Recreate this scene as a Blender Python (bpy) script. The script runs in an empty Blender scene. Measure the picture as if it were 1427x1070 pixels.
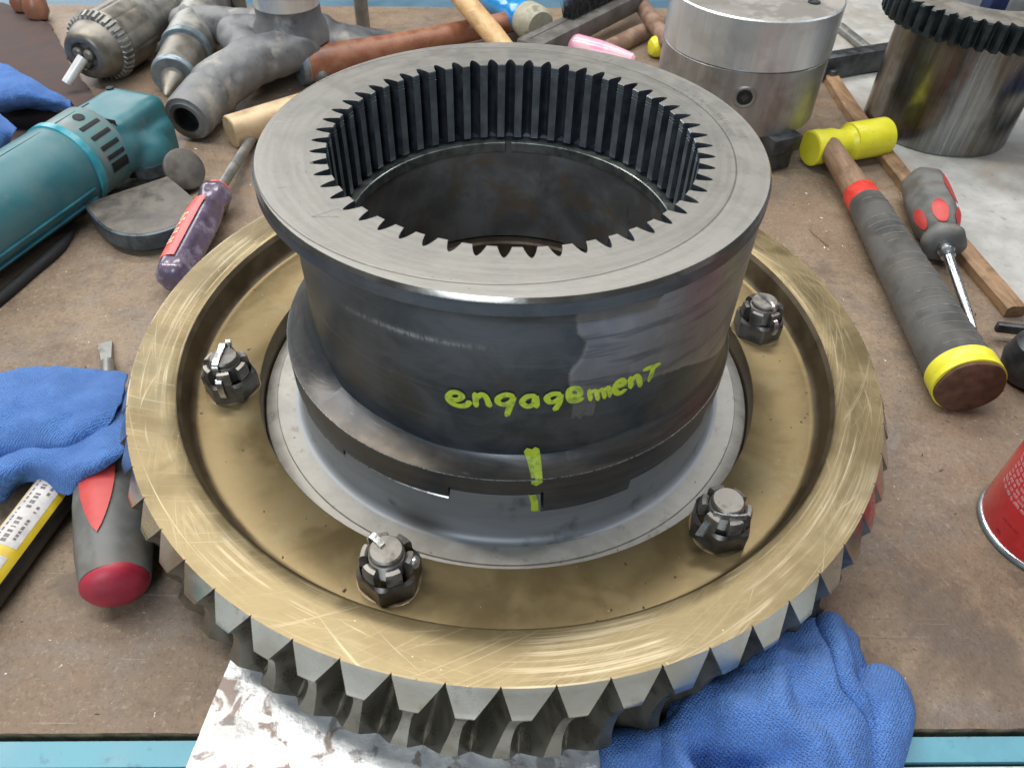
import bpy, bmesh, math, random
from mathutils import Vector, Matrix, noise
random.seed(7)
PI = math.pi
C = bpy.context.scene.collection
S = bpy.context.scene
# one Blender unit is one centimetre
S.unit_settings.system = 'METRIC'; S.unit_settings.scale_length = 0.01

# ------------------------------------------------------------------ camera
cam = bpy.data.cameras.new('camera'); co = bpy.data.objects.new('camera', cam); C.objects.link(co)
r_ = Vector((0.99962665, 0.01406927, 0.02342242)); u_ = Vector((-0.02651342, 0.70662093, 0.7070954)); f_ = Vector((0.00660245, 0.70745241, -0.70673014))
m = Matrix(((r_.x, u_.x, -f_.x, 0), (r_.y, u_.y, -f_.y, -30.3502), (r_.z, u_.z, -f_.z, 26.5736), (0, 0, 0, 1)))
co.matrix_world = m
cam.sensor_fit = 'HORIZONTAL'; cam.sensor_width = 36; cam.lens = 26.614
cam.clip_start = 1; cam.clip_end = 2000
cam.dof.use_dof = True; cam.dof.focus_distance = 41; cam.dof.aperture_fstop = 0.26
S.camera = co
# ------------------------------------------------------------------ light
w = bpy.data.worlds.new('World'); S.world = w; w.use_nodes = True
w.node_tree.nodes['Background'].inputs[0].default_value = (0.80, 0.90, 1.0, 1)
w.node_tree.nodes['Background'].inputs[1].default_value = 0.09
def area(name, loc, target, sx, sy, power, col):
    l = bpy.data.lights.new(name, 'AREA'); l.shape = 'RECTANGLE'; l.size = sx; l.size_y = sy
    l.energy = power; l.color = col
    o = bpy.data.objects.new(name, l); C.objects.link(o); o.location = loc
    o.rotation_euler = (Vector(target) - Vector(loc)).to_track_quat('-Z', 'Y').to_euler()
    return o
area('ceiling_tube_left', (-80, 30, 190), (-10, 10, 0), 18, 220, 370000, (1.0, 0.97, 0.92))
area('ceiling_tube_right', (110, 50, 190), (10, 10, 0), 18, 240, 170000, (0.95, 0.97, 1.0))
area('ceiling_tube_middle', (-10, 120, 210), (0, 10, 0), 220, 20, 330000, (1.0, 0.98, 0.94))
area('window_back_left', (-170, 190, 110), (-20, 20, 0), 150, 110, 235000, (0.97, 0.98, 1.0))
area('doorway_daylight', (-50, -210, 150), (0, 10, 0), 100, 130, 320000, (0.80, 0.90, 1.0))
S.view_settings.view_transform = 'Standard'; S.view_settings.look = 'None'
S.view_settings.exposure = 0.0; S.view_settings.gamma = 1.0
S.render.engine = 'CYCLES'
S.render.resolution_x = 1024; S.render.resolution_y = 767

# ------------------------------------------------------------------ node helpers
class N:
    def __init__(s, name):
        s.m = bpy.data.materials.new(name); s.m.use_nodes = True
        s.t = s.m.node_tree; s.p = s.t.nodes['Principled BSDF']
        s.tc = s.t.nodes.new('ShaderNodeTexCoord')
        s.obj = s.tc.outputs['Object']
    def new(s, ty): return s.t.nodes.new(ty)
    def set(s, inp, v):
        if isinstance(v, bpy.types.NodeSocket): s.t.links.new(v, inp)
        elif isinstance(v, (tuple, list)) and len(v) == 3 and inp.type == 'RGBA': inp.default_value = (*v, 1)
        else: inp.default_value = v
    def math(s, op, a, b=0.0, c=None, clamp=False):
        n = s.new('ShaderNodeMath'); n.operation = op; n.use_clamp = clamp
        s.set(n.inputs[0], a); s.set(n.inputs[1], b)
        if c is not None: s.set(n.inputs[2], c)
        return n.outputs[0]
    def smooth(s, x, lo, hi):
        n = s.new('ShaderNodeMapRange'); n.interpolation_type = 'SMOOTHSTEP'
        s.set(n.inputs['Value'], x); n.inputs['From Min'].default_value = lo; n.inputs['From Max'].default_value = hi
        return n.outputs[0]
    def mix(s, f, a, b):
        n = s.new('ShaderNodeMix'); n.data_type = 'RGBA'
        s.set(n.inputs[0], f); s.set(n.inputs[6], a); s.set(n.inputs[7], b); return n.outputs[2]
    def mixf(s, f, a, b):
        n = s.new('ShaderNodeMix'); n.data_type = 'FLOAT'
        s.set(n.inputs[0], f); s.set(n.inputs[2], a); s.set(n.inputs[3], b); return n.outputs[0]
    def map(s, v, scale=(1, 1, 1), rot=(0, 0, 0), loc=(0, 0, 0)):
        n = s.new('ShaderNodeMapping'); s.set(n.inputs[0], v)
        n.inputs['Location'].default_value = loc; n.inputs['Rotation'].default_value = rot; n.inputs['Scale'].default_value = scale
        return n.outputs[0]
    def noise(s, v, sc=1, det=4, ro=.55, dist=0):
        n = s.new('ShaderNodeTexNoise'); s.set(n.inputs['Vector'], v)
        n.inputs['Scale'].default_value = sc; n.inputs['Detail'].default_value = det
        n.inputs['Roughness'].default_value = ro; n.inputs['Distortion'].default_value = dist
        return n.outputs[0]
    def voro(s, v, sc=1, feat='F1'):
        n = s.new('ShaderNodeTexVoronoi'); n.feature = feat; s.set(n.inputs['Vector'], v); n.inputs['Scale'].default_value = sc
        return n.outputs['Distance']
    def sep(s, v):
        n = s.new('ShaderNodeSeparateXYZ'); s.set(n.inputs[0], v); return n.outputs
    def comb(s, x, y, z):
        n = s.new('ShaderNodeCombineXYZ'); s.set(n.inputs[0], x); s.set(n.inputs[1], y); s.set(n.inputs[2], z); return n.outputs[0]
    def polar(s, k=2.0, rs=6.0, zs=6.0, cx=0.0, cy=0.0):
        """turning streaks: coordinates that run round the z axis (seamless)"""
        o = s.sep(s.obj); x = s.math('SUBTRACT', o[0], cx); y = s.math('SUBTRACT', o[1], cy)
        r = s.math('SQRT', s.math('ADD', s.math('MULTIPLY', x, x), s.math('MULTIPLY', y, y)))
        ir = s.math('DIVIDE', k, s.math('MAXIMUM', r, .01))
        return s.comb(s.math('MULTIPLY', x, ir), s.math('MULTIPLY', y, ir), s.math('ADD', s.math('MULTIPLY', r, rs), s.math('MULTIPLY', o[2], zs))), r
    def bump(s, h, strength=.3, dist=.05, prev=None):
        n = s.new('ShaderNodeBump'); n.inputs['Strength'].default_value = strength; n.inputs['Distance'].default_value = dist
        s.set(n.inputs['Height'], h)
        if prev is not None: s.set(n.inputs['Normal'], prev)
        return n.outputs[0]
    def attr(s, name):
        n = s.new('ShaderNodeAttribute'); n.attribute_name = name; return n.outputs['Fac']

def surf(name, c1, c2, sc=1., rough=(.4, .55), metal=0., bump=.2, bs=None, bd=.04, layers=(), polar=None, spec=.5, coat=0., sheen=0., lo=.35, hi=.65):
    n = N(name)
    if polar: vec, _ = n.polar(*polar)
    else: vec = n.obj
    a = n.noise(vec, sc, 6, .6, .2)
    f = n.smooth(a, lo, hi)
    col = n.mix(f, c1, c2); ro = n.mixf(f, rough[0], rough[1])
    met = metal
    for L in layers:
        v = n.obj
        if L.get('polar'): v, _ = n.polar(*L['polar'])
        v = n.map(v, L.get('map', (1, 1, 1)), L.get('rot', (0, 0, 0)), L.get('loc', (0, 0, 0)))
        if L.get('kind') == 'voro': q = n.math('SUBTRACT', 1.0, n.voro(v, L['sc']))
        else: q = n.noise(v, L['sc'], L.get('det', 4), L.get('ro', .6), L.get('dist', 0))
        q = n.smooth(q, L['lo'], L['hi'])
        if L.get('amt', 1) != 1: q = n.math('MULTIPLY', q, L['amt'])
        col = n.mix(q, col, L['col'])
        if 'rough' in L: ro = n.mixf(q, ro, L['rough'])
        if 'metal' in L: met = n.mixf(q, met, L['metal'])
    n.set(n.p.inputs['Base Color'], col); n.set(n.p.inputs['Roughness'], ro); n.set(n.p.inputs['Metallic'], met)
    n.p.inputs['Specular IOR Level'].default_value = spec
    if coat: n.p.inputs['Coat Weight'].default_value = coat; n.p.inputs['Coat Roughness'].default_value = .15
    if sheen: n.p.inputs['Sheen Weight'].default_value = sheen; n.p.inputs['Sheen Roughness'].default_value = .4
    if bump:
        h = n.noise(vec, (bs or sc * 4), 5, .6)
        n.set(n.p.inputs['Normal'], n.bump(h, bump, bd))
    n.n = n
    return n.m

# ------------------------------------------------------------------ mesh helpers
def finish(me, angle=35, smooth=True):
    if smooth:
        for p in me.polygons: p.use_smooth = True
        me.set_sharp_from_angle(angle=math.radians(angle))
def mesh(name, V, F, mat, parent=None, loc=None, smooth=True, angle=35, attrs=None, kind=None, mats=None, midx=None):
    """V in world coordinates; child objects sit at their parent's origin"""
    if parent is not None:
        o0 = Vector(parent.get('_o', (0, 0, 0)))
    else: o0 = Vector(loc or (0, 0, 0))
    me = bpy.data.meshes.new(name)
    me.from_pydata([tuple(Vector(v) - o0) for v in V], [], F); me.update()
    if smooth: finish(me, angle)
    me.materials.append(mat)
    if mats:
        for q in mats: me.materials.append(q)
        for p, i in zip(me.polygons, midx): p.material_index = i
    if attrs:
        for k, vals in attrs.items():
            a = me.attributes.new(k, 'FLOAT', 'POINT'); a.data.foreach_set('value', vals)
    ob = bpy.data.objects.new(name, me); C.objects.link(ob)
    if parent is not None: ob.parent = parent; ob['_o'] = tuple(o0)
    else: ob.location = o0; ob['_o'] = tuple(o0)
    if kind: ob['kind'] = kind
    return ob
def thing(name, label, cat, loc=(0, 0, 0), group=None):
    o = bpy.data.objects.new(name, None); C.objects.link(o); o.location = loc; o.empty_display_size = 1
    o['_o'] = tuple(loc); o['label'] = label; o['category'] = cat
    if group: o['group'] = group
    return o
def tag(o, label, cat, group=None):
    o['label'] = label; o['category'] = cat
    if group: o['group'] = group
    return o
class B:
    """collects shapes in one vertex/face list"""
    def __init__(s): s.V = []; s.F = []
    def add(s, V, F):
        k = len(s.V); s.V += [tuple(v) for v in V]; s.F += [tuple(i + k for i in f) for f in F]
    def grid(s, rows, closeu=False, closev=False, flip=False):
        k = len(s.V); n = len(rows); mm = len(rows[0])
        for r in rows: s.V += [tuple(v) for v in r]
        for i in range(n if closev else n - 1):
            for j in range(mm if closeu else mm - 1):
                a = k + i * mm + j; b = k + i * mm + (j + 1) % mm
                c = k + ((i + 1) % n) * mm + (j + 1) % mm; d = k + ((i + 1) % n) * mm + j
                s.F.append((a, d, c, b) if flip else (a, b, c, d))
    def lathe(s, P, d, prof, n=40, fn=None, up=None, caps=True):
        P = Vector(P); d = Vector(d).normalized()
        e1 = d.cross(Vector(up) if up else (Vector((0, 0, 1)) if abs(d.z) < .95 else Vector((0, 1, 0)))).normalized(); e2 = d.cross(e1)
        rows = []
        for t, r in prof:
            row = []
            for j in range(n):
                a = 2 * PI * j / n; rr = r * (fn(a, t) if fn else 1)
                row.append(P + d * t + (e1 * math.cos(a) + e2 * math.sin(a)) * rr)
            rows.append(row)
        k = len(s.V); s.grid(rows, closeu=True)
        if caps:
            s.F.append(tuple(k + j for j in range(n))[::-1]); L = k + (len(rows) - 1) * n
            s.F.append(tuple(L + j for j in range(n)))
    def box(s, c, ax, ay, az, sx, sy, sz, bev=0.0):
        c = Vector(c); ax = Vector(ax).normalized(); ay = Vector(ay).normalized(); az = Vector(az).normalized()
        bm = bmesh.new(); bmesh.ops.create_cube(bm, size=1)
        for v in bm.verts: v.co = Vector((v.co.x * sx, v.co.y * sy, v.co.z * sz))
        if bev: bmesh.ops.bevel(bm, geom=bm.edges[:], offset=bev, segments=2, affect='EDGES', profile=.5)
        bm.verts.ensure_lookup_table()
        s.add([c + ax * v.co.x + ay * v.co.y + az * v.co.z for v in bm.verts], [[v.index for v in f.verts] for f in bm.faces]); bm.free()
    def tube(s, pts, r, n=8):
        pts = [Vector(p) for p in pts]; rows = []; prev = None
        for i, p in enumerate(pts):
            t = (pts[min(i + 1, len(pts) - 1)] - pts[max(i - 1, 0)]).normalized()
            e1 = t.cross(Vector((0, 0, 1)) if abs(t.z) < .9 else Vector((0, 1, 0))).normalized() if prev is None else (prev - t * prev.dot(t)).normalized()
            prev = e1; e2 = t.cross(e1); rr = r[i] if isinstance(r, (list, tuple)) else r
            rows.append([p + (e1 * math.cos(2 * PI * j / n) + e2 * math.sin(2 * PI * j / n)) * rr for j in range(n)])
        k = len(s.V); s.grid(rows, closeu=True)
        s.F.append(tuple(k + j for j in range(n))[::-1]); L = k + (len(rows) - 1) * n; s.F.append(tuple(L + j for j in range(n)))
    def prism(s, pts, z0, z1, jit=0):
        k = len(s.V); n = len(pts)
        s.V += [(p[0], p[1], z0) for p in pts] + [(p[0], p[1], z1) for p in pts]
        s.F.append(tuple(k + i for i in range(n))[::-1]); s.F.append(tuple(k + n + i for i in range(n)))
        for i in range(n): j = (i + 1) % n; s.F.append((k + i, k + j, k + n + j, k + n + i))
    def make(s, name, mat, parent=None, **kw): return mesh(name, s.V, s.F, mat, parent, **kw)
def rev(prof): return [(t, r) for t, r in prof]
def catmull(P, n):
    """resample a list of points to n*(len-1)+1 points"""
    out = []; P = [Vector(p) for p in P]
    for i in range(len(P) - 1):
        p0 = P[max(i - 1, 0)]; p1 = P[i]; p2 = P[i + 1]; p3 = P[min(i + 2, len(P) - 1)]
        for k in range(n):
            t = k / n
            out.append(.5 * ((2 * p1) + (p2 - p0) * t + (2 * p0 - 5 * p1 + 4 * p2 - p3) * t * t + (3 * p1 - p0 - 3 * p2 + p3) * t ** 3))
    out.append(P[-1]); return out
def loft(G, nu=10, nv=10):
    rows = [catmull(r, nu) for r in G]; cols = list(zip(*rows)); cols = [catmull(c, nv) for c in cols]
    return [list(r) for r in zip(*cols)]
def fused(name, caps, mat, parent, vox=.3, sm=6, extra=None, rough=.12):
    """one casting: tapered round bars fused by a voxel remesh"""
    b = B()
    for p0, r0, p1, r1 in caps:
        p0 = Vector(p0); p1 = Vector(p1); L = (p1 - p0).length or .01; d = (p1 - p0)
        if d.length < .01: d = Vector((0, 0, 1))
        prof = [(-r0 * math.cos(a), r0 * math.sin(a) + .001) for a in [PI / 2 * k / 6 for k in range(7)]]
        prof += [(L + r1 * math.sin(a), r1 * math.cos(a) + .001) for a in [PI / 2 * k / 6 for k in range(7)]]
        b.lathe(p0, d, prof, 20)
    if extra: extra(b)
    ob = b.make('tmp', mat, None)
    md = ob.modifiers.new('r', 'REMESH'); md.mode = 'VOXEL'; md.voxel_size = vox
    ms = ob.modifiers.new('s', 'SMOOTH'); ms.iterations = sm; ms.factor = .6
    dg = bpy.context.evaluated_depsgraph_get(); dg.update()
    me = ob.evaluated_get(dg).to_mesh()
    V = [v.co.copy() for v in me.vertices]; F = [tuple(p.vertices) for p in me.polygons]
    V = [v + Vector((noise.noise(v * .9), noise.noise(v * .9 + Vector((9, 0, 0))), noise.noise(v * .9 + Vector((0, 9, 0))))) * rough for v in V]
    bpy.data.objects.remove(ob)
    return mesh(name, V, F, mat, parent, angle=60)
ZB = -6.6

# ------------------------------------------------------------------ materials
def bench_mat():
    n = N('bench_board')
    a = n.smooth(n.noise(n.obj, .09, 5, .6, .4), .35, .65)
    c = n.mix(a, (.215, .150, .098), (.29, .215, .145))
    b = n.smooth(n.noise(n.map(n.obj, (1, 1, 1), (0, 0, .5)), .16, 7, .68, 1.0), .45, .72)
    c = n.mix(n.math('MULTIPLY', b, .75), c, (.18, .165, .15))
    g = n.smooth(n.noise(n.obj, .35, 9, .75, .5), .46, .66)
    c = n.mix(n.math('MULTIPLY', g, .6), c, (.145, .095, .065))
    d = n.smooth(n.noise(n.map(n.obj, (1, 1, 1), (0, 0, 1.2), (20, 4, 0)), 1.1, 7, .7), .56, .72)
    c = n.mix(n.math('MULTIPLY', d, .35), c, (.40, .33, .27))
    st = n.smooth(n.noise(n.map(n.obj, (.5, 3.2, 1), (0, 0, .35)), 1.3, 5, .6), .6, .75)
    c = n.mix(n.math('MULTIPLY', st, .3), c, (.16, .11, .08))
    s2 = n.smooth(n.voro(n.obj, 2.6), .13, .06)
    c = n.mix(n.math('MULTIPLY', s2, .5), c, (.13, .09, .07))
    s3 = n.smooth(n.voro(n.map(n.obj, (1, 1, 1), (0, 0, .7), (3, 3, 0)), 4.2), .10, .04)
    c = n.mix(n.math('MULTIPLY', s3, .7), c, (.62, .56, .48))
    fi = n.noise(n.obj, 4.5, 6, .75); c = n.mix(n.math('MULTIPLY', n.smooth(fi, .50, .64), .55), c, (.12, .08, .055))
    fj = n.noise(n.map(n.obj, (1, 1, 1), (0, 0, 1), (9, 9, 0)), 3.2, 6, .75); c = n.mix(n.math('MULTIPLY', n.smooth(fj, .54, .68), .45), c, (.42, .34, .26))
    ol_ = n.smooth(n.noise(n.map(n.obj, (1, 1, 1), (0, 0, 0), (31, 12, 0)), .12, 4, .6, .8), .56, .66); c = n.mix(n.math('MULTIPLY', ol_, .55), c, (.10, .075, .06))
    for rz, lx, col_ in ((.5, 4, (.42, .35, .28)), (-.9, 17, (.40, .33, .26)), (1.9, 8, (.09, .065, .05))):
        sc_ = n.smooth(n.noise(n.map(n.obj, (.10, 5.5, 1), (0, 0, rz), (lx, lx * 2, 0)), 1.5, 3, .6), .665, .70)
        ms_ = n.smooth(n.noise(n.map(n.obj, (1, 1, 1), (0, 0, 0), (lx, 3, 0)), .2, 2, .5), .48, .58)
        c = n.mix(n.math('MULTIPLY', n.math('MULTIPLY', sc_, ms_), .55), c, col_)
    n.set(n.p.inputs['Base Color'], c)
    n.set(n.p.inputs['Roughness'], n.mixf(b, .50, .36)); n.p.inputs['Specular IOR Level'].default_value = .42
    h = n.math('ADD', n.noise(n.obj, 5, 6, .7), n.math('MULTIPLY', n.noise(n.obj, .7, 4, .6), 1.5))
    n.set(n.p.inputs['Normal'], n.bump(h, .8, .07)); return n.m
M_bench = bench_mat()
M_edge = surf('broken_board_edge', (.16, .10, .06), (.36, .25, .15), 1.4, (.7, .9), 0, .8, 3, .12)
M_blue = surf('blue_bench_paint', (.075, .27, .35), (.11, .33, .41), .5, (.35, .5), 0, .1, 3, .02,
              layers=[dict(sc=1.2, lo=.60, hi=.72, col=(.06, .16, .22), amt=.6), dict(sc=6, lo=.7, hi=.78, col=(.3, .3, .28))])
M_bluepanel = surf('blue_back_panel', (.07, .14, .20), (.09, .175, .245), .2, (.4, .55), 0, .1, 2, .02)
M_palefloor = surf('pale_bench_front', (.42, .45, .46), (.55, .58, .58), .4, (.4, .6), 0, .1, 2, .02,
                   layers=[dict(sc=.8, lo=.58, hi=.72, col=(.30, .30, .28), amt=.5)])
M_gap = surf('dark_gap', (.02, .02, .022), (.04, .04, .04), 1, (.7, .9), 0, 0)
def plate_mat():
    n = N('stained_white_plate')
    a = n.smooth(n.noise(n.obj, .5, 6, .6, .6), .40, .60)
    c = n.mix(a, (.80, .81, .82), (.66, .67, .67))
    b = n.smooth(n.noise(n.map(n.obj, (1, 1, 1), (0, 0, .6), (5, 8, 0)), .75, 6, .6, .6), .53, .60)
    c = n.mix(n.math('MULTIPLY', b, .8), c, (.30, .20, .15))
    g = n.smooth(n.noise(n.map(n.obj, (1, 1, 1), (0, 0, 0), (15, 3, 0)), .55, 6, .55, .6), .56, .62)
    c = n.mix(n.math('MULTIPLY', g, .7), c, (.26, .25, .24))
    n.set(n.p.inputs['Base Color'], c); n.set(n.p.inputs['Roughness'], n.mixf(b, .30, .6))
    n.p.inputs['Metallic'].default_value = .35
    h = n.noise(n.obj, 1.6, 6, .65); n.set(n.p.inputs['Normal'], n.bump(h, .6, .10)); return n.m
M_plate = plate_mat()
M_card = surf('grey_dirty_cardboard', (.36, .355, .335), (.46, .455, .43), .4, (.6, .8), 0, .6, 1.4, .12,
              layers=[dict(sc=.10, lo=.44, hi=.64, col=(.29, .245, .20), amt=.7, dist=.4), dict(sc=1.4, lo=.60, hi=.72, col=(.20, .17, .14), amt=.5, dist=.3),
                      dict(sc=.9, map=(1, 3, 1), rot=(0, 0, .4), lo=.62, hi=.7, col=(.3, .28, .26), amt=.5)])

def face_mat():   # pale turned face of the splined collar
    n = N('turned_steel_face')
    v, r = n.polar(1.6, 3.2, 3.2)
    a = n.noise(v, 1.3, 5, .6); b = n.noise(n.obj, .55, 6, .65, .5)
    c = n.mix(n.smooth(a, .35, .65), (.27, .262, .24), (.315, .305, .285))
    c = n.mix(n.math('MULTIPLY', n.smooth(b, .45, .7), .3), c, (.20, .19, .17))
    sp = n.smooth(n.noise(n.map(n.obj, (1, 1, 1), (0, 0, .5), (3, 0, 0)), 1.6, 8, .75, .7), .62, .72)
    c = n.mix(n.math('MULTIPLY', sp, .45), c, (.16, .155, .15))
    pk = n.smooth(n.voro(n.obj, 1.7), .07, .03); c = n.mix(n.math('MULTIPLY', pk, .8), c, (.10, .10, .10))
    _, r2 = n.polar(1, 1, 1, -.7, 0.0)
    ln = n.math('ABSOLUTE', n.math('SUBTRACT', r2, 10.1))
    lm = n.smooth(ln, .05, .015); c = n.mix(n.math('MULTIPLY', lm, .75), c, (.12, .11, .10))
    out = n.smooth(r2, 10.1, 10.16); c = n.mix(n.math('MULTIPLY', out, .25), c, (.42, .41, .38))
    fs = n.smooth(n.noise(n.map(n.obj, (.35, 7, 1), (0, 0, .5)), 1.7, 4, .6), .66, .74)
    c = n.mix(n.math('MULTIPLY', fs, .35), c, (.7, .68, .64))
    n.set(n.p.inputs['Base Color'], c); n.p.inputs['Metallic'].default_value = .75
    n.set(n.p.inputs['Roughness'], n.mixf(n.smooth(b, .4, .65), .44, .56))
    h = n.math('ADD', n.math('MULTIPLY', n.noise(v, 9, 3, .6), .3), n.math('SUBTRACT', n.noise(n.obj, 3, 5, .6), n.math('MULTIPLY', lm, 2.0)))
    n.set(n.p.inputs['Normal'], n.bump(h, .25, .03)); return n.m
M_face = face_mat()
def side_mat():   # dark blued outer side of the collar with a wiped patch and a brown cone
    n = N('blued_steel_side')
    v, r = n.polar(2.2, 0.5, 2.6)
    a = n.noise(n.obj, .42, 6, .6, .6); s = n.noise(v, 1.6, 5, .65)
    c = n.mix(n.smooth(a, .35, .65), (.064, .078, .096), (.115, .128, .148))
    c = n.mix(n.math('MULTIPLY', n.smooth(s, .5, .72), .35), c, (.15, .17, .19))
    br = n.smooth(n.noise(n.map(n.obj, (1, 1, 1), (0, 0, 0), (7, 2, 1)), .33, 4, .5), .55, .72)
    c = n.mix(n.math('MULTIPLY', br, .5), c, (.10, .085, .065))
    cone = n.attr('cone'); nb = n.noise(v, 1.3, 6, .65)
    c = n.mix(cone, c, n.mix(n.smooth(nb, .35, .65), (.088, .077, .068), (.165, .140, .112)))
    pa = n.attr('patch'); pn = n.noise(n.map(n.obj, (1, 1, .8), (0, 0, .3)), .8, 6, .65, .9)
    pf = n.math('MULTIPLY', pa, n.smooth(pn, .22, .36))
    sm = n.smooth(n.noise(n.map(v, (1, 1, 1), (0, 0, 0), (2, 5, 1)), 1.2, 5, .6, .4), .50, .66)
    c = n.mix(pf, c, n.mix(n.math('MULTIPLY', sm, .7), n.mix(n.smooth(pn, .40, .75), (.23, .238, .265), (.29, .295, .318)), (.10, .11, .13)))
    bl = n.attr('burr'); c = n.mix(n.math('MULTIPLY', bl, n.smooth(n.noise(n.map(n.obj, (1, 1, .25)), 9, 4, .6), .35, .6)), c, (.42, .46, .48))
    fs = n.smooth(n.noise(n.map(v, (1, 1, 3)), 5, 3, .6), .66, .76); c = n.mix(n.math('MULTIPLY', fs, .3), c, (.4, .43, .45))
    n.set(n.p.inputs['Base Color'], c); n.p.inputs['Metallic'].default_value = .70
    n.set(n.p.inputs['Roughness'], n.mixf(pf, n.mixf(n.smooth(a, .4, .7), .38, .5), .36))
    h = n.math('ADD', n.noise(v, 8, 3, .6), n.noise(n.obj, 2.5, 5, .6))
    n.set(n.p.inputs['Normal'], n.bump(h, .18, .03)); return n.m
M_side = side_mat()
M_spline = surf('dark_spline_steel', (.045, .052, .065), (.085, .098, .115), 1.2, (.30, .45), .55, .15, 5, .02,
                layers=[dict(sc=.5, lo=.55, hi=.75, col=(.09, .11, .125), amt=.6)])
M_land = surf('spline_land_steel', (.15, .17, .19), (.24, .27, .29), .8, (.28, .42), .6, .12, 5, .02)
M_bore = surf('blued_bore', (.14, .138, .135), (.25, .25, .25), .35, (.34, .5), .45, .12, 3, .03,
              layers=[dict(sc=.45, lo=.5, hi=.68, col=(.20, .145, .095), amt=.8, dist=.7), dict(sc=.5, map=(2, 2, .35), lo=.60, hi=.74, col=(.03, .03, .03), amt=.5),
                      dict(sc=.7, lo=.62, hi=.72, col=(.13, .14, .12), amt=.5)])
M_ring = surf('snap_ring_steel', (.20, .23, .22), (.34, .37, .35), 1.1, (.25, .4), .85, .1, 6, .02)
M_sleeve = surf('grey_blue_sleeve', (.25, .265, .28), (.32, .335, .35), .4, (.46, .58), .5, .15, 6, .02, polar=(2.4, .6, 2.2),
                layers=[dict(sc=.5, lo=.56, hi=.72, col=(.07, .075, .085), amt=.6)])
M_disc = surf('pale_steel_disc', (.33, .315, .285), (.43, .415, .38), .8, (.48, .62), .45, .2, 5, .03,
              layers=[dict(sc=1.3, lo=.58, hi=.70, col=(.24, .22, .20), amt=.7), dict(sc=3.5, lo=.68, hi=.74, col=(.10, .10, .10), amt=.7), dict(kind='voro', sc=1.1, lo=.93, hi=.97, col=(.06, .06, .06))])

def brass_mat(name, scr, base=((.185, .140, .068), (.27, .21, .108))):
    n = N(name)
    v, r = n.polar(1.8, 1.1, 1.1)
    a = n.noise(n.obj, .33, 6, .6, .5)
    c = n.mix(n.smooth(a, .35, .65), *base)
    b = n.smooth(n.noise(n.map(n.obj, (1, 1, 1), (0, 0, 0), (3, 7, 2)), .6, 7, .65, .5), .50, .72)
    c = n.mix(n.math('MULTIPLY', b, .35), c, (.20, .15, .075))
    g = n.smooth(n.noise(n.map(n.obj, (1, 1, 1), (0, 0, 0), (11, 1, 2)), .28, 5, .6, .5), .52, .70)
    c = n.mix(n.math('MULTIPLY', g, .35), c, (.24, .225, .14))
    ro = n.mixf(n.smooth(a, .4, .65), .36, .48)
    ht = n.noise(n.obj, 3, 5, .6)
    if scr:
        # long curved wiping marks: streaks round centres well away from the axis, and round the axis itself
        tot = None
        for cx, cy, k, rs, lo, hi, amt in ((0, 0, .7, 3.2, .48, .66, .7), (-4.5, 3, .6, 2.6, .55, .72, .75), (5, 4.5, .6, 2.9, .56, .72, .7), (-2, -6, .6, 3.4, .56, .72, .6), (9, -3, .5, 2.2, .57, .72, .65), (-11, -5, .5, 2.6, .58, .72, .6)):
            vv, _ = n.polar(k, rs, 0, cx, cy)
            q = n.math('MULTIPLY', n.smooth(n.noise(vv, 1.7, 5, .72), lo, hi), amt)
            area_ = n.smooth(n.noise(n.map(n.obj, (1, 1, 1), (0, 0, 0), (cx, cy, 0)), .16, 3, .5), .44, .62)
            q = n.math('MULTIPLY', q, area_)
            tot = q if tot is None else n.math('MAXIMUM', tot, q)
        fine, _ = n.polar(1.2, 12, 0, -14, 9); q = n.math('MULTIPLY', n.smooth(n.noise(fine, 1.5, 3, .6), .60, .72), .35)
        tot = n.math('MAXIMUM', tot, q)
        c = n.mix(tot, c, (.62, .53, .37)); ro = n.mixf(tot, ro, .40)
        ht = n.math('ADD', ht, n.math('MULTIPLY', tot, 1.2))
    dk = n.smooth(n.voro(n.obj, .75), .035, .015); c = n.mix(n.math('MULTIPLY', dk, .85), c, (.10, .07, .04))
    lt = n.smooth(n.noise(n.obj, 4.5, 3, .6), .72, .77); c = n.mix(n.math('MULTIPLY', lt, .6), c, (.85, .75, .5))
    n.set(n.p.inputs['Base Color'], c); n.p.inputs['Metallic'].default_value = .62
    n.set(n.p.inputs['Roughness'], ro); n.set(n.p.inputs['Normal'], n.bump(ht, .16, .03)); return n.m
M_brass_rim = brass_mat('wiped_bronze_rim', True)
M_brass_web = brass_mat('oily_bronze_web', False, ((.185, .135, .062), (.245, .185, .09)))
M_shadewall = surf('shaded_oily_bronze_wall', (.075, .055, .032), (.13, .10, .06), .5, (.38, .55), .45, .2, 4, .03)  # oily bronze with the shade of recess and hole walls put into its colour
M_tooth = surf('oiled_bronze_teeth', (.20, .185, .145), (.31, .29, .24), .7, (.24, .40), .8, .15, 5, .02,
               layers=[dict(sc=.5, lo=.52, hi=.7, col=(.16, .13, .09), amt=.6), dict(sc=2.4, lo=.66, hi=.74, col=(.08, .07, .055), amt=.6)])
M_bevel = surf('bright_tooth_bevel', (.40, .37, .31), (.60, .58, .53), .35, (.16, .30), .95, .12, 4, .02, layers=[dict(sc=.9, lo=.60, hi=.74, col=(.24, .20, .15), amt=.6)])
M_nut = surf('dark_nut_steel', (.12, .112, .105), (.20, .19, .175), 1.6, (.36, .5), .75, .2, 7, .02,
             layers=[dict(sc=1.7, lo=.60, hi=.7, col=(.07, .05, .035), amt=.7, metal=.3, rough=.7)])
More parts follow.
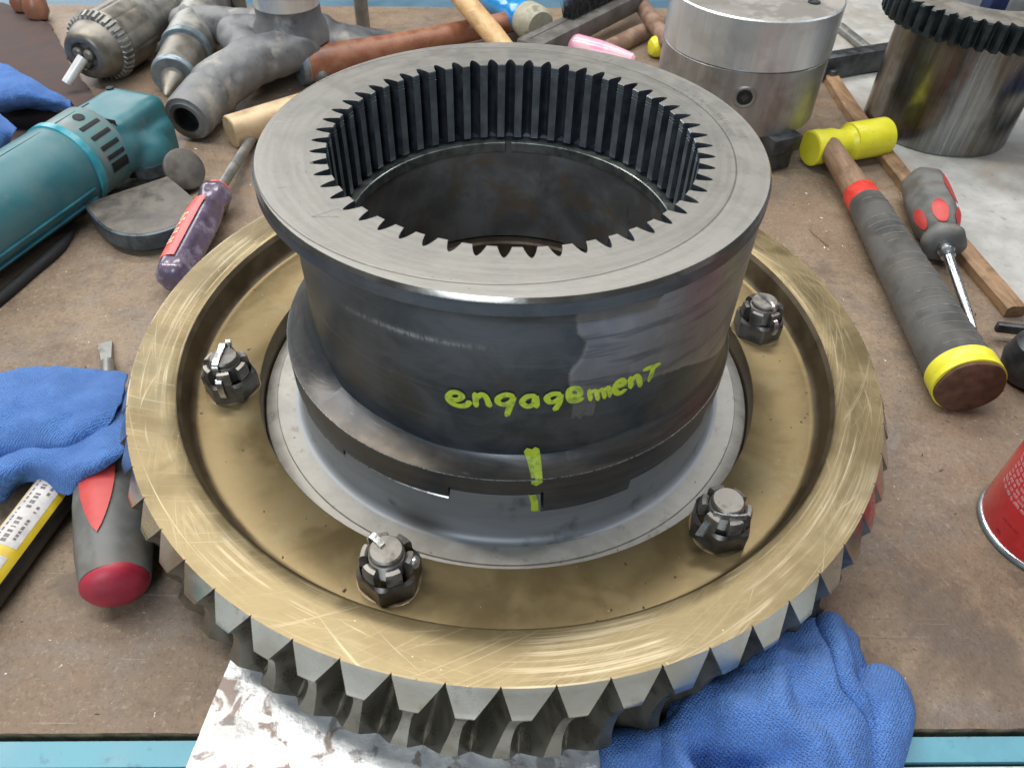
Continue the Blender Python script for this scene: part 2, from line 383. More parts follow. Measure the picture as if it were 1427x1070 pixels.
M_nut_lt = surf('worn_nut_steel', (.22, .205, .185), (.33, .31, .28), 2, (.42, .56), .75, .2, 8, .02,
                layers=[dict(sc=2.2, lo=.58, hi=.7, col=(.14, .11, .08), amt=.7)])
M_pin = surf('bright_pin', (.62, .62, .60), (.75, .75, .74), 3, (.22, .34), .9, .1, 8, .01)
M_rust = surf('brown_oil_ring', (.20, .14, .07), (.27, .20, .11), 2, (.3, .5), .3, .2, 5, .02)
M_rag = None
def rag_mat(name, c1, c2):
    n = N(name)
    a = n.smooth(n.noise(n.obj, .5, 5, .6), .35, .65)
    wv = n.new('ShaderNodeTexWave'); wv.inputs['Scale'].default_value = 2.6; wv.inputs['Distortion'].default_value = 4; wv.inputs['Detail'].default_value = 2; wv.inputs['Detail Scale'].default_value = 3
    n.set(wv.inputs['Vector'], n.map(n.obj, (1, 1, 1), (0, 0, .7)))
    w2 = n.new('ShaderNodeTexWave'); w2.inputs['Scale'].default_value = 2.9; w2.inputs['Distortion'].default_value = 4; w2.inputs['Detail'].default_value = 2; w2.inputs['Detail Scale'].default_value = 3
    n.set(w2.inputs['Vector'], n.map(n.obj, (1, 1, 1), (0, .4, -.8)))
    we = n.math('MULTIPLY', wv.outputs['Fac'], w2.outputs['Fac'])
    c = n.mix(a, c1, c2); c = n.mix(n.math('MULTIPLY', n.smooth(we, .15, .6), .35), c, (.18, .36, .85))
    fz = n.noise(n.obj, 14, 3, .7); c = n.mix(n.math('MULTIPLY', n.smooth(fz, .5, .75), .35), c, (.22, .38, .80))
    n.set(n.p.inputs['Base Color'], c); n.p.inputs['Roughness'].default_value = .95; n.p.inputs['Specular IOR Level'].default_value = .15
    n.p.inputs['Sheen Weight'].default_value = .35; n.p.inputs['Sheen Roughness'].default_value = .5
    n.p.inputs['Sheen Tint'].default_value = (.5, .65, 1, 1)
    h = n.math('ADD', n.math('ADD', we, n.math('MULTIPLY', n.noise(n.obj, 10, 4, .7), .9)), n.math('MULTIPLY', n.noise(n.obj, .9, 4, .6), 2.5))
    n.set(n.p.inputs['Normal'], n.bump(h, 1.0, .16)); return n.m
M_rag = rag_mat('blue_shop_rag', (.085, .24, .70), (.12, .32, .84))
M_ragdark = surf('navy_cloth', (.012, .02, .07), (.02, .035, .11), 1, (.9, 1), 0, .4, 8, .05)
M_hiviz = surf('yellow_green_paint_pen', (.50, .62, .035), (.62, .74, .07), 2.2, (.4, .6), 0, .2, 6, .02, layers=[dict(sc=2.2, lo=.48, hi=.62, col=(.24, .36, .06), amt=.75), dict(sc=1.6, lo=.60, hi=.72, col=(.75, .82, .25), amt=.6)])
M_teal = surf('teal_tool_housing', (.022, .125, .15), (.033, .165, .195), .2, (.35, .5), 0, .12, 6, .02,
              layers=[dict(sc=.22, lo=.42, hi=.75, col=(.12, .21, .215), amt=.6, rough=.55), dict(sc=1.2, lo=.62, hi=.74, col=(.20, .19, .20), amt=.4)])
M_tealdark = surf('dark_teal_housing', (.015, .11, .15), (.03, .17, .21), .4, (.3, .45), 0, .12, 6, .02, layers=[dict(sc=.9, lo=.56, hi=.72, col=(.12, .15, .18), amt=.7)])
M_tealring = surf('bright_teal_ring', (.03, .26, .33), (.05, .34, .41), .6, (.22, .35), 0, .05, 5, .02, layers=[dict(sc=.6, lo=.6, hi=.75, col=(.4, .6, .65), amt=.5)])
M_tealworn = surf('worn_grey_teal', (.17, .23, .225), (.09, .22, .235), .45, (.4, .55), 0, .15, 6, .02, layers=[dict(sc=.6, lo=.5, hi=.66, col=(.22, .20, .20), amt=.7)])
M_black = surf('black_void', (.006, .007, .008), (.015, .016, .018), 1, (.6, .8), 0, 0)
M_guard = surf('dirty_guard_steel', (.095, .085, .075), (.17, .155, .135), .6, (.4, .6), .45, .3, 3, .03, layers=[dict(sc=.7, lo=.55, hi=.7, col=(.06, .06, .06), amt=.7)])
M_guardrim = surf('blue_grey_guard_rim', (.06, .075, .09), (.15, .18, .20), .8, (.35, .55), .5, .2, 4, .03)
M_steelgrey = surf('dull_grey_steel', (.22, .22, .205), (.33, .325, .30), .6, (.38, .5), .65, .2, 4, .03, layers=[dict(sc=1, lo=.58, hi=.72, col=(.12, .115, .10), amt=.6)])
M_steelwarm = surf('warm_grey_steel', (.18, .165, .14), (.28, .26, .225), .6, (.38, .52), .6, .2, 4, .03, layers=[dict(sc=.8, lo=.58, hi=.72, col=(.15, .13, .10), amt=.6)])
M_steeldark = surf('dark_steel', (.05, .055, .06), (.11, .115, .12), .8, (.35, .5), .6, .2, 4, .03)
M_steelblue = surf('blue_grey_ring', (.17, .22, .25), (.25, .30, .33), 1, (.3, .45), .5, .1, 4, .02)
M_cast = surf('cast_iron_grey', (.12, .125, .135), (.22, .22, .22), .22, (.45, .62), .35, .5, 2.6, .06,
              layers=[dict(sc=.3, lo=.54, hi=.70, col=(.42, .40, .35), amt=.7), dict(sc=.55, lo=.58, hi=.72, col=(.07, .07, .075), amt=.7), dict(sc=2.4, lo=.66, hi=.74, col=(.06, .05, .045), amt=.6)])
M_chrome = surf('chrome_shank', (.56, .60, .64), (.66, .69, .72), 1, (.22, .32), 1, .03, 5, .01, layers=[dict(sc=1.6, lo=.58, hi=.70, col=(.30, .29, .27), amt=.6, rough=.5)])
M_whiterod = surf('white_rod', (.70, .70, .68), (.80, .78, .74), 1, (.3, .4), .2, .05)
M_woodred = surf('red_brown_handle', (.23, .085, .045), (.34, .15, .085), .5, (.35, .5), 0, .2, 5, .03, layers=[dict(sc=.8, lo=.55, hi=.72, col=(.13, .07, .045), amt=.6)])
def wood(name, c1, c2, c3, dirx, sc=1.0):
    n = N(name)
    # grain stretched along the piece (direction given in degrees about z)
    v = n.map(n.map(n.obj, (1, 1, 1), (0, 0, -math.radians(dirx))), (.18, 1.6, 1.6))
    a = n.noise(v, 1.6 * sc, 6, .65, .6); b = n.noise(n.obj, .7, 5, .6, .3)
    c = n.mix(n.smooth(a, .35, .65), c1, c2); c = n.mix(n.math('MULTIPLY', n.smooth(b, .5, .7), .6), c, c3)
    n.set(n.p.inputs['Base Color'], c); n.set(n.p.inputs['Roughness'], n.mixf(a, .45, .65))
    n.set(n.p.inputs['Normal'], n.bump(a, .35, .04)); return n.m
M_woodlt = wood('light_wood', (.58, .36, .16), (.70, .47, .23), (.36, .21, .09), 110)
M_woodgrip = wood('brown_worn_wood', (.20, .125, .075), (.30, .19, .12), (.11, .07, .045), 90)
M_woodlath = wood('rough_lath_wood', (.22, .13, .07), (.34, .21, .11), (.10, .06, .035), 100)
M_woodend = surf('dark_end_grain', (.07, .035, .02), (.13, .07, .04), 1.2, (.7, .85), 0, .4, 4, .04)
M_rod = surf('pale_bronze_bar', (.52, .37, .21), (.63, .47, .29), .6, (.4, .55), .25, .15, 4, .03, layers=[dict(sc=.8, lo=.55, hi=.7, col=(.36, .23, .12), amt=.6)])
M_rodend = surf('bar_end_face', (.50, .40, .26), (.40, .29, .16), 1.5, (.5, .6), .2, .2)
M_bluep = surf('glossy_blue_head', (.02, .24, .60), (.03, .32, .70), .8, (.12, .22), 0, .05, 3, .03, coat=.6)
M_tan = surf('tan_rubber_face', (.33, .31, .22), (.42, .40, .30), .8, (.5, .7), 0, .3, 3, .04, layers=[dict(sc=.8, lo=.56, hi=.7, col=(.12, .11, .08), amt=.7)])
M_yellow = surf('yellow_plastic', (.80, .74, .03), (.86, .80, .06), .8, (.28, .42), 0, .1, 4, .02, layers=[dict(sc=1.5, lo=.64, hi=.74, col=(.30, .25, .05), amt=.7)])
M_redtape = surf('red_tape', (.62, .04, .03), (.72, .07, .05), 1.2, (.35, .5), 0, .15, 3, .03)
M_greytape = surf('grey_black_tape', (.075, .077, .075), (.12, .12, .115), .5, (.38, .55), 0, .2, 5, .03, layers=[dict(sc=.35, lo=.45, hi=.75, col=(.135, .122, .105), amt=.7), dict(sc=4, lo=.68, hi=.75, col=(.35, .34, .32), amt=.6)])
M_tapeline = surf('tape_overlap_edge', (.25, .25, .24), (.34, .34, .32), 2, (.5, .7), 0, 0)
M_grip = surf('grey_rubber_grip', (.10, .105, .10), (.17, .17, .16), .5, (.45, .6), 0, .15, 6, .02, layers=[dict(sc=.6, lo=.5, hi=.68, col=(.13, .10, .08), amt=.6), dict(sc=5, lo=.68, hi=.75, col=(.4, .4, .36), amt=.5)])
M_redgrip = surf('red_grip_insert', (.46, .045, .045), (.56, .07, .06), .6, (.4, .55), 0, .1, 6, .02, layers=[dict(sc=1.1, lo=.55, hi=.7, col=(.34, .13, .12), amt=.5)])
M_redcap = surf('dark_red_cap', (.34, .02, .045), (.45, .035, .06), .6, (.35, .5), 0, .1, 6, .02)
M_purple = surf('clear_purple_handle', (.075, .055, .09), (.135, .10, .155), .5, (.12, .3), 0, .1, 4, .03, coat=.6, layers=[dict(sc=.9, lo=.52, hi=.68, col=(.35, .31, .38), amt=.5)])
M_redlabel = surf('red_label', (.74, .10, .09), (.78, .15, .13), .8, (.35, .45), 0, .05)
M_cream = surf('cream_print', (.72, .60, .42), (.80, .68, .50), 2, (.5, .6), 0, 0)
M_canred = surf('red_can_paint', (.60, .012, .02), (.68, .02, .03), .6, (.18, .28), 0, .05, 3, .02, layers=[dict(sc=1.1, lo=.6, hi=.72, col=(.40, .01, .015), amt=.5)], coat=.4)
M_white = surf('white_print', (.78, .66, .70), (.85, .78, .80), 3, (.5, .6), 0, 0)
M_darkprint = surf('dark_red_print', (.10, .005, .008), (.16, .01, .012), 3, (.5, .6), 0, 0)
M_canrim = surf('tin_rim', (.70, .70, .70), (.80, .80, .80), 1, (.2, .3), .8, .05)
M_tubeyel = surf('yellow_tube', (.60, .42, .02), (.68, .50, .03), 1, (.3, .45), 0, .1, 3, .02, layers=[dict(sc=1.4, lo=.6, hi=.72, col=(.35, .30, .04), amt=.6)])
M_tubeblk = surf('black_tube_wrap', (.015, .014, .013), (.03, .028, .025), 1, (.35, .5), 0, .2)
M_label = surf('pale_label', (.50, .47, .46), (.62, .59, .57), 1.5, (.5, .6), 0, .1)
M_ink = surf('label_ink', (.10, .09, .09), (.2, .19, .18), 3, (.6, .7), 0, 0)
M_pink = surf('pink_glossy_plastic', (.85, .33, .48), (.88, .55, .60), .25, (.2, .3), 0, .05, 3, .02, coat=.4)
M_brushwood = surf('dark_brush_block', (.085, .078, .072), (.14, .13, .12), .6, (.45, .6), 0, .3, 4, .03)
M_bristle = surf('black_wire', (.03, .03, .032), (.10, .10, .10), 3, (.4, .6), .4, 0)
M_cutting = surf('brown_hide', (.045, .03, .028), (.085, .052, .046), .35, (.75, .9), 0, .5, 3, .06, layers=[dict(sc=.7, lo=.55, hi=.7, col=(.05, .05, .048), amt=.6), dict(sc=5, lo=.7, hi=.76, col=(.3, .26, .24), amt=.5)])
M_knobbrown = surf('polished_brown_wood', (.25, .105, .065), (.36, .18, .11), .4, (.3, .45), 0, .1)
M_green = surf('bright_green_plastic', (.22, .62, .05), (.35, .75, .08), 2, (.3, .4), 0, .05)
M_rustrod = surf('rusty_brown_rod', (.20, .12, .085), (.32, .21, .15), .6, (.5, .7), .1, .3, 4, .03)
def vstreak(name, c1, c2, c3, rough, metal, k, cx=0, cy=0, dark=None):
    n = N(name)
    v, r = n.polar(k, 0.0, .05, cx, cy)
    a = n.noise(v, 1.4, 5, .75); b = n.noise(n.obj, .35, 5, .6, .5)
    c = n.mix(n.smooth(a, .35, .65), c1, c2); c = n.mix(n.math('MULTIPLY', n.smooth(b, .45, .7), .6), c, c3)
    n.set(n.p.inputs['Base Color'], c); n.p.inputs['Metallic'].default_value = metal
    n.set(n.p.inputs['Roughness'], n.mixf(a, rough[0], rough[1]))
    n.set(n.p.inputs['Normal'], n.bump(n.math('ADD', a, n.math('MULTIPLY', n.noise(n.obj, 1.1, 4, .6), .7)), .25, .06)); return n.m
M_alu = vstreak('turned_aluminium', (.74, .80, .84), (.86, .90, .92), (.62, .64, .62), (.30, .42), .8, 5)
M_chucklow = vstreak('stained_chuck_steel', (.36, .37, .37), (.48, .49, .49), (.27, .24, .21), (.32, .48), .8, 4)
M_chucktop = surf('dusty_chuck_face', (.26, .24, .22), (.36, .34, .31), .35, (.6, .8), .2, .5, 3, .05, layers=[dict(sc=.25, lo=.46, hi=.54, col=(.20, .19, .17), amt=.8), dict(sc=5, lo=.66, hi=.74, col=(.12, .11, .10), amt=.7)])
M_hubside = vstreak('ground_hub_steel', (.17, .165, .15), (.32, .34, .35), (.15, .125, .075), (.16, .34), .95, 7)
M_hubgear = surf('black_gear_teeth', (.022, .032, .036), (.05, .062, .068), .8, (.28, .45), .6, .15, 4, .03)
M_hubtop = surf('grey_brown_gear_face', (.20, .185, .16), (.28, .26, .23), .6, (.45, .6), .5, .2, 4, .03)

# ------------------------------------------------------------------ the setting: bench
def ln(x): return -18.59 + (x + 20.78) * (1.20 / 43.54)         # front edge of the board
bx0, bx1 = -75., 75.
b = B()
nx = 220; fr = []
for i in range(nx + 1):
    x = bx0 + (bx1 - bx0) * i / nx
    fr.append((x, ln(x) + .22 * noise.noise(Vector((x * .9, 3, 0))) * (1 if x > 8 else .35)))
back = [(bx1, 73.5), (bx0, 63.5)]
b.prism(fr + back, ZB - 1.7, ZB)
ob = b.make('workbench_top', M_bench, loc=(0, 0, 0), kind='structure', smooth=False)
ob.data.materials.append(M_edge)
for p in ob.data.polygons:
    if abs(p.normal.z) < .5: p.material_index = 1
def strip(name, d0, d1, z0, z1, mat):
    b = B(); pts = [(bx0, ln(bx0) - d0), (bx1, ln(bx1) - d0), (bx1, ln(bx1) - d1), (bx0, ln(bx0) - d1)]
    b.prism(pts[::-1], z0, z1); return b.make(name, mat, kind='structure', smooth=False)
strip('bench_edge_strip', .28, 1.30, ZB - 1.5, ZB - .12, M_blue)
strip('bench_edge_joint', 1.30, 1.45, ZB - 1.5, ZB - .6, M_gap)
strip('bench_front_shelf', 1.45, 40, ZB - 1.6, ZB - .25, M_palefloor)
b = B(); b.prism([(-140, 66.6), (-75, 64.0), (bx1, 74), (140, 78), (140, 190), (-140, 190)], ZB - 1.6, ZB - .5); b.make('back_counter', M_bluepanel, kind='structure', smooth=False)

# plate under the wheel
b = B(); nn = 40; pl = []
corn = [(-11.75, -13.2), (-13.4, -26.5), (9.5, -26.0), (9.9, -7.5), (-11.0, -7.5)]
for i in range(len(corn)):
    p, q = Vector(corn[i]), Vector(corn[(i + 1) % len(corn)])
    for k in range(10):
        t = p.lerp(q, k / 10); pl.append((t.x + .05 * noise.noise(Vector((t.x, t.y, 1))), t.y + .05 * noise.noise(Vector((t.x, t.y, 5)))))
b.prism(pl, ZB + .005, -6.31)
tag(b.make('metal_plate', M_plate, loc=(-2, -15, ZB), smooth=False), 'stained whitish metal plate lying under the front of the bronze wheel', 'metal plate')

# grey cardboard at the right
b = B(); rows = []
c0 = [(33.49,51.98,-6.50), (33.62,44.61,-6.50), (34.67,38.47,-6.50), (34.41,30.01,-6.50), (35.03,19.45,-6.50), (36.22,11.77,-6.50), (37.30,6.48,-6.50)]
c1 = [(41.66,77.81,-6.50), (48.34,77.84,-6.50), (57.66,77.27,-6.50), (65.31,71.35,-6.50), (67.69,55.95,-6.50), (61.69,40.13,-6.50), (53.59,21.34,-6.50)]
A_ = catmull(c0, 8); B_ = catmull(c1, 8)
for k in range(26):
    t = k / 25
    rows.append([p.lerp(q, t) + Vector((0, 0, .07 * noise.noise(p.lerp(q, t) * .35) + .04)) for p, q in zip(A_, B_)])
b.grid(rows); k = len(b.V); b.grid([[Vector(v) - Vector((0, 0, .12 + v[2] + 6.5)) for v in r] for r in rows], flip=True)
b.grid([rows[0], [Vector(v) - Vector((0, 0, .12 + v[2] + 6.5)) for v in rows[0]]])
tag(b.make('cardboard_sheet', M_card, loc=(42, 40, ZB)), 'dirty pale grey cardboard sheet lying under the black toothed gear hub', 'cardboard')

# ------------------------------------------------------------------ the bronze worm wheel
WZ = -3.15
wheel = thing('worm_wheel', 'large bronze worm wheel with angled teeth, lying flat on the bench', 'gear wheel', (0, 0, -6.3))
def ring_rows(b, prof, n=360, jit=None):
    rows = [[(r * math.cos(2 * PI * j / n), r * math.sin(2 * PI * j / n), z) for j in range(n)] for r, z in prof]
    b.grid(rows, closeu=True, flip=True)
def arc(cx, cz, r, a0, a1, k): return [(cx + r * math.cos(math.radians(a0 + (a1 - a0) * i / k)), cz + r * math.sin(math.radians(a0 + (a1 - a0) * i / k))) for i in range(k + 1)]
b = B(); ring_rows(b, [(13.16, -3.9), (13.16, -1.70), (13.20, -1.66), (15.98, -1.66)] + arc(16.02, -1.21, .45, -90, -8, 8)[1:] + [(16.56, -.5), (16.60, -.3)])
ob = b.make('web', M_brass_web, wheel, angle=50); ob.data.materials.append(M_shadewall)
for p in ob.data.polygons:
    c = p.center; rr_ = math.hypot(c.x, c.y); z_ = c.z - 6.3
    if (rr_ > 16.28 and z_ > -1.60) or (rr_ < 13.18 and z_ < -1.69): p.material_index = 1  # recess wall and hole wall get the colour with painted shade
b = B(); ring_rows(b, [(16.60, -.3), (16.76, -.06)]); ob = b.make('rim_wall', M_shadewall, wheel, angle=60)
b = B(); ring_rows(b, [(16.76, -.06), (16.84, 0), (17.5, 0), (18.3, 0), (18.85, 0)]); b.make('rim', M_brass_rim, wheel, angle=60)
# teeth (60, helical, throated)
NT = 60; pitch = 2 * PI / NT; off = math.radians(-89.8); helix = math.radians(.56)
def r_root(z):
    d = abs(z - WZ); return 3.83 + 17.35 - math.sqrt(3.83 ** 2 - min(d, 3.15) ** 2)
def r_tip(z):
    d = abs(z - WZ)
    if d <= 1.9: return 19.20 + 4.15 - math.sqrt(4.15 ** 2 - d * d)
    return 19.66 - (d - 1.9) / 1.25 * .66
def interp0(x, T):
    for (a, p), (c, q) in zip(T, T[1:]):
        if a <= x <= c: return p + (q - p) * (x - a) / (c - a)
    return T[-1][1]
zs = [0, -.04, -.25, -.5, -.75, -1.0, -1.22, -1.27] + [-1.27 - i * (2 * 1.88) / 18 for i in range(1, 19)] + [-5.08 - .2 * i for i in range(1, 6)] + [-6.26, -6.3]
rows = []; tq = .40; wr = .12; 
for z in zs:
    row = []; rt = r_root(z); tp = max(r_tip(z), rt + .001)
    if z >= -.04: rt = 18.90
    rb = min(rt, tp)
    for k in range(NT):
        c = off + k * pitch + helix * z
        hw = wr / 2 / rb; ht = (wr / 2 + (tp - rb) * tq) / tp
        ht = interp0(abs(z - WZ), [(0, .82), (1.0, .78), (1.88, .68), (1.93, .67), (3.10, .05), (3.16, .045)]) / tp; hw = min(hw, ht * .3)
        for a, r in ((-ht, tp), (-hw * .9, rb + .04), (0, rb), (hw * .9, rb + .04), (ht, tp), (ht + (pitch - 2 * ht) * .03, tp + .0), (pitch / 2, tp), (pitch - ht - (pitch - 2 * ht) * .03, tp)):
            row.append(((r) * math.cos(c + a), (r) * math.sin(c + a), z))
    rows.append(row)
b = B(); b.grid([[(v[0] * 18.85 / math.hypot(v[0], v[1]), v[1] * 18.85 / math.hypot(v[0], v[1]), 0) for v in rows[0]]] + rows, closeu=True, flip=True)
inner = [[(16.4 * math.cos(math.atan2(v[1], v[0])), 16.4 * math.sin(math.atan2(v[1], v[0])), -6.3) for v in rows[-1]], [(16.4 * math.cos(math.atan2(v[1], v[0])), 16.4 * math.sin(math.atan2(v[1], v[0])), -4) for v in rows[-1]]]
b.grid([rows[-1], inner[0]], closeu=True, flip=True); b.grid(inner, closeu=True, flip=True)
ob = b.make('toothed_ring', M_tooth, wheel, angle=28)
ob.data.materials.append(M_bevel); ob.data.materials.append(M_brass_rim)
for p in ob.data.polygons:
    if p.normal.z > .9 and p.center.z > 6.2: p.material_index = 2; continue
    c = p.center; zc_ = c.z - 6.3
    if zc_ > -1.24 and math.hypot(c.x, c.y) > 19.0 and p.normal.x * c.x + p.normal.y * c.y > math.hypot(c.x, c.y) * .86: p.material_index = 1
# steel hub: sleeve with dog teeth on top, fillet, pale disc with chamfer
SEG = 1320
dog = [(-180, -148, .2), (-148, -131, -.2), (-131, -102.4, .2), (-102.4, -81.3, .86), (-81.3, -60.2, -.38), (-60.2, -34, .22), (-34, -10, .9), (-10, 12, -.3), (12, 40, .5), (40, 75, -.3), (75, 110, .6), (110, 150, -.2), (150, 180, .2)]
def zj(th):
    th = (th + 180) % 360 - 180
    for a, c, z in dog:
        if a <= th < c: return z
    return .2
def th_of(j): return 360. * j / SEG + 91.75 - 360
b = B(); rows = []
def colrow(fr, fz):
    out = []
    for j in range(SEG):
        th = th_of(j); r = fr(th) if callable(fr) else fr; z = fz(th) if callable(fz) else fz
        out.append((r * math.cos(math.radians(th)), r * math.sin(math.radians(th)), z))
    return out
def zs_(th): return min(zj(th), zj(th + .55), zj(th - .28)) - .10
rows = [colrow(7.75, -6.2), colrow(7.75, zs_), colrow(11.05, zs_), colrow(11.10, lambda t: zs_(t) - .05), colrow(11.10, -2.1)]
for r, z in arc(11.50, -2.20, .40, 180, 270, 8): rows.append(colrow(r, z))
b.grid(rows, closeu=True, flip=True); ob = b.make('sleeve', M_sleeve, wheel, angle=40); ob.data.materials.append(M_pin); ob.data.materials.append(M_gap)
for p in ob.data.polygons:
    c = p.center; z_ = c.z - 6.3; th = math.degrees(math.atan2(c.y, c.x))
    if math.hypot(c.x, c.y) > 11.0 and z_ > zs_(th) - .045: p.material_index = 1 if th < -102.4 else 2
b = B(); ring_rows(b, [(11.50, -2.6), (12.40, -2.6), (12.45, -2.66), (13.02, -2.86), (13.10, -3.0), (13.10, -6.2), (7.75, -6.2)]); b.make('hub_disc', M_disc, wheel, angle=30)
# inner ledge of the bore (seen through the collar)
b = B(); ring_rows(b, [(7.75, .75), (7.72, .95), (7.15, 1.0), (7.02, .9), (7.0, -6.2)], 200)
b.make('inner_collar', surf('brown_oiled_ledge', (.10, .075, .055), (.17, .13, .095), .7, (.3, .45), .6, .1), wheel, angle=40)
b = B(); ring_rows(b, [(7.1, -6.15), (.01, -6.15)], 60); b.make('bottom_plug', M_bore, wheel)

# castle nuts with split pins
def castle_nut(th, rot, pin, worn):
    c = Vector((14.5 * math.cos(math.radians(th)), 14.5 * math.sin(math.radians(th)), -1.66))
    b = B(); first = set(o.name for o in bpy.data.objects)
    # hexagon with chamfered top corners
    def hexr(a, af): 
        a = (a - math.radians(rot)) % (PI / 3) - PI / 6
        return af / math.cos(a)
    K = 72
    hexrows = []
    for z, fch in ((0.0, 1.16), (.04, 9), (.82, 9), (.95, 1.17), (1.08, 1.03)):
        hexrows.append([(c.x + min(hexr(2 * PI * j / K, 1.06), fch) * math.cos(2 * PI * j / K), c.y + min(hexr(2 * PI * j / K, 1.06), fch) * math.sin(2 * PI * j / K), c.z + z) for j in range(K)])
    b.grid(hexrows, closeu=True); 
    nut = b.make('castle_nut', M_nut, wheel, angle=25)
    # six crown segments with slots between
    b = B()
    for k in range(6):
        a0 = math.radians(rot + 60 * k + 13); a1 = math.radians(rot + 60 * k + 47); n = 7
        prof = [(.70, 1.02), (1.00, 1.02), (1.00, 1.55), (.93, 1.72), (.78, 1.76), (.70, 1.70)]
        rows = [[(c.x + r * math.cos(a0 + (a1 - a0) * i / n), c.y + r * math.sin(a0 + (a1 - a0) * i / n), c.z + z) for (r, z) in prof] for i in range(n + 1)]
        kk = len(b.V); b.grid(rows, closeu=True, flip=True)
        b.F.append(tuple(kk + i for i in range(6))); b.F.append(tuple(kk + n * 6 + i for i in range(6))[::-1])
    b.make('crown', M_nut_lt if worn else M_nut, nut, angle=30)
    b = B(); prof = [(0, .60)]
    z = .9
    while z < 1.72: prof += [(z, .61), (z + .03, .66), (z + .07, .61)]; z += .1
    prof += [(1.78, .62), (1.98, .62), (2.05, .56)]
    b.lathe(c, (0, 0, 1), prof, 36); b.make('stud', M_nut_lt if pin != 'L' else M_nut, nut, angle=22)
    # split pin
    b = B()
    def strip_(path, wdt, thk, side):
        b = B()
        path = catmull(path, 6); rows = []
        for i, p in enumerate(path):
            t = (path[min(i + 1, len(path) - 1)] - path[max(i - 1, 0)]).normalized(); s_ = Vector(side).normalized(); nn = t.cross(s_).normalized()
            rows.append([c + p + s_ * wdt / 2 - nn * thk / 2, c + p + s_ * wdt / 2 + nn * thk / 2, c + p - s_ * wdt / 2 + nn * thk / 2, c + p - s_ * wdt / 2 - nn * thk / 2])
        kk = len(b.V); b.grid(rows, closeu=True); b.F.append((kk, kk + 1, kk + 2, kk + 3)[::-1]); L = kk + 4 * (len(rows) - 1); b.F.append((L, L + 1, L + 2, L + 3)); b.make('cotter_pin', M_pin, nut, angle=40)
    if pin == 'L':      # legs bent up over the stud and down over the nut
        strip_([(-.15, .75, 1.75), (-.17, .72, 2.15), (-.16, .3, 2.14), (-.17, -.35, 2.13), (-.16, -.70, 2.0), (-.15, -.76, 1.6)], .26, .07, (1, 0, 0))
        strip_([(-.05, -.80, 1.45), (-.03, -1.06, 1.42), (0, -1.14, 1.1), (.03, -1.17, .55)], .26, .08, (1, 0, 0))
        strip_([(-.02, .80, 1.6), (.0, .95, 1.9), (.02, .85, 2.2)], .2, .12, (1, 0, 0))
    elif pin == 'B':
        strip_([(-.62, .52, 1.5), (-.66, .62, 1.95), (-.45, .42, 2.13), (-.12, .10, 2.12)], .25, .07, (.6, .8, 0))
        b.lathe(c + Vector((.78, -.12, 1.42)), (.9, -.1, .1), [(0, .17), (.12, .24), (.26, .25), (.36, .17), (.40, .05)], 16)
    elif pin == 'R':
        strip_([(-.62, -.50, 1.8), (-.2, -.66, 1.86), (.3, -.68, 1.88), (.58, -.62, 1.86)], .26, .08, (0, .15, 1))
        strip_([(-.66, -.55, 1.5), (-.85, -.72, 1.35), (-1.1, -1.0, 1.05)], .3, .10, (.5, -.4, .4))
    else:
        strip_([(-.25, .45, 2.09), (.0, .1, 2.12), (.18, -.25, 2.12), (.28, -.60, 2.0), (.3, -.70, 1.6)], .12, .10, (1, .4, 0))
        strip_([(.30, -.75, 1.5), (.42, -1.02, 1.45), (.50, -1.12, 1.1), (.46, -1.10, .7)], .2, .08, (1, .3, 0))
    if b.V: b.make('cotter_pin', M_pin, nut, angle=40)
    b = B(); ring = [(1.02, .004), (1.10, .025), (1.19, .004)]
    rows = [[(c.x + r * (1 + .05 * math.sin(3 * a + th)) * math.cos(a), c.y + r * (1 + .05 * math.sin(3 * a + th)) * math.sin(a), c.z + z) for a in [2 * PI * j / 48 for j in range(48)]] for r, z in ring]
    b.grid(rows, closeu=True, flip=True); b.make('oil_ring', M_rust, nut)
    for o in bpy.data.objects:
        if o.name not in first:
            cl = c - Vector((0, 0, -6.3))
            for v in o.data.vertices: v.co.x = cl.x + (v.co.x - cl.x) * 1.13; v.co.y = cl.y + (v.co.y - cl.y) * 1.13; v.co.z = cl.z + (v.co.z - cl.z) * 1.06
castle_nut(-168.7, 10, 'L', True); castle_nut(-108.7, 22, 'B', True); castle_nut(-48.7, 14, 'R', True); castle_nut(11.3, 28, 'U', False)
castle_nut(71.3, 5, 'U', False); castle_nut(131.3, 33, 'B', True)

# ------------------------------------------------------------------ the splined collar on top
collar = thing('splined_collar', 'dark steel collar with internal splines, marked engagement, standing on the bronze wheel', 'gear coupling', (0, 0, 0))
def ecc(th): t = math.radians(th); return .55 * math.cos(t) + math.sqrt(10.25 ** 2 - (.55 * math.sin(t)) ** 2)
def prof_r(j, land=7.88):
    ph = abs(((j % 24) / 24 + .5) % 1 - .5)
    if ph >= 7 / 24 - 1e-6: return land
    return 8.55 - .67 * (ph / (7 / 24)) ** 1.7
def interp(x, T):
    for (a, p), (c, q) in zip(T, T[1:]):
        if a <= x <= c: return p + (q - p) * (x - a) / (c - a)
    return T[0][1] if x < T[0][0] else T[-1][1]
ZBT = [(-180, 3.6), (-150, 3.0), (-139, 2.25), (-120, 2.33), (-106, 2.2), (-90, 2.33), (-76, 2.45), (-60, 2.85), (-40, 3.0), (0, 3.2), (180, 3.6)]
ZLT = [(-84, 5.3), (-76, 5.35), (-71, 5.4), (-65, 5.6), (-56, 5.65), (-47, 5.35), (-35, 4.3), (-21, 3.2), (0, 3.0), (40, 3.2)]
rows = []; patch = []; cone = []; burr = []
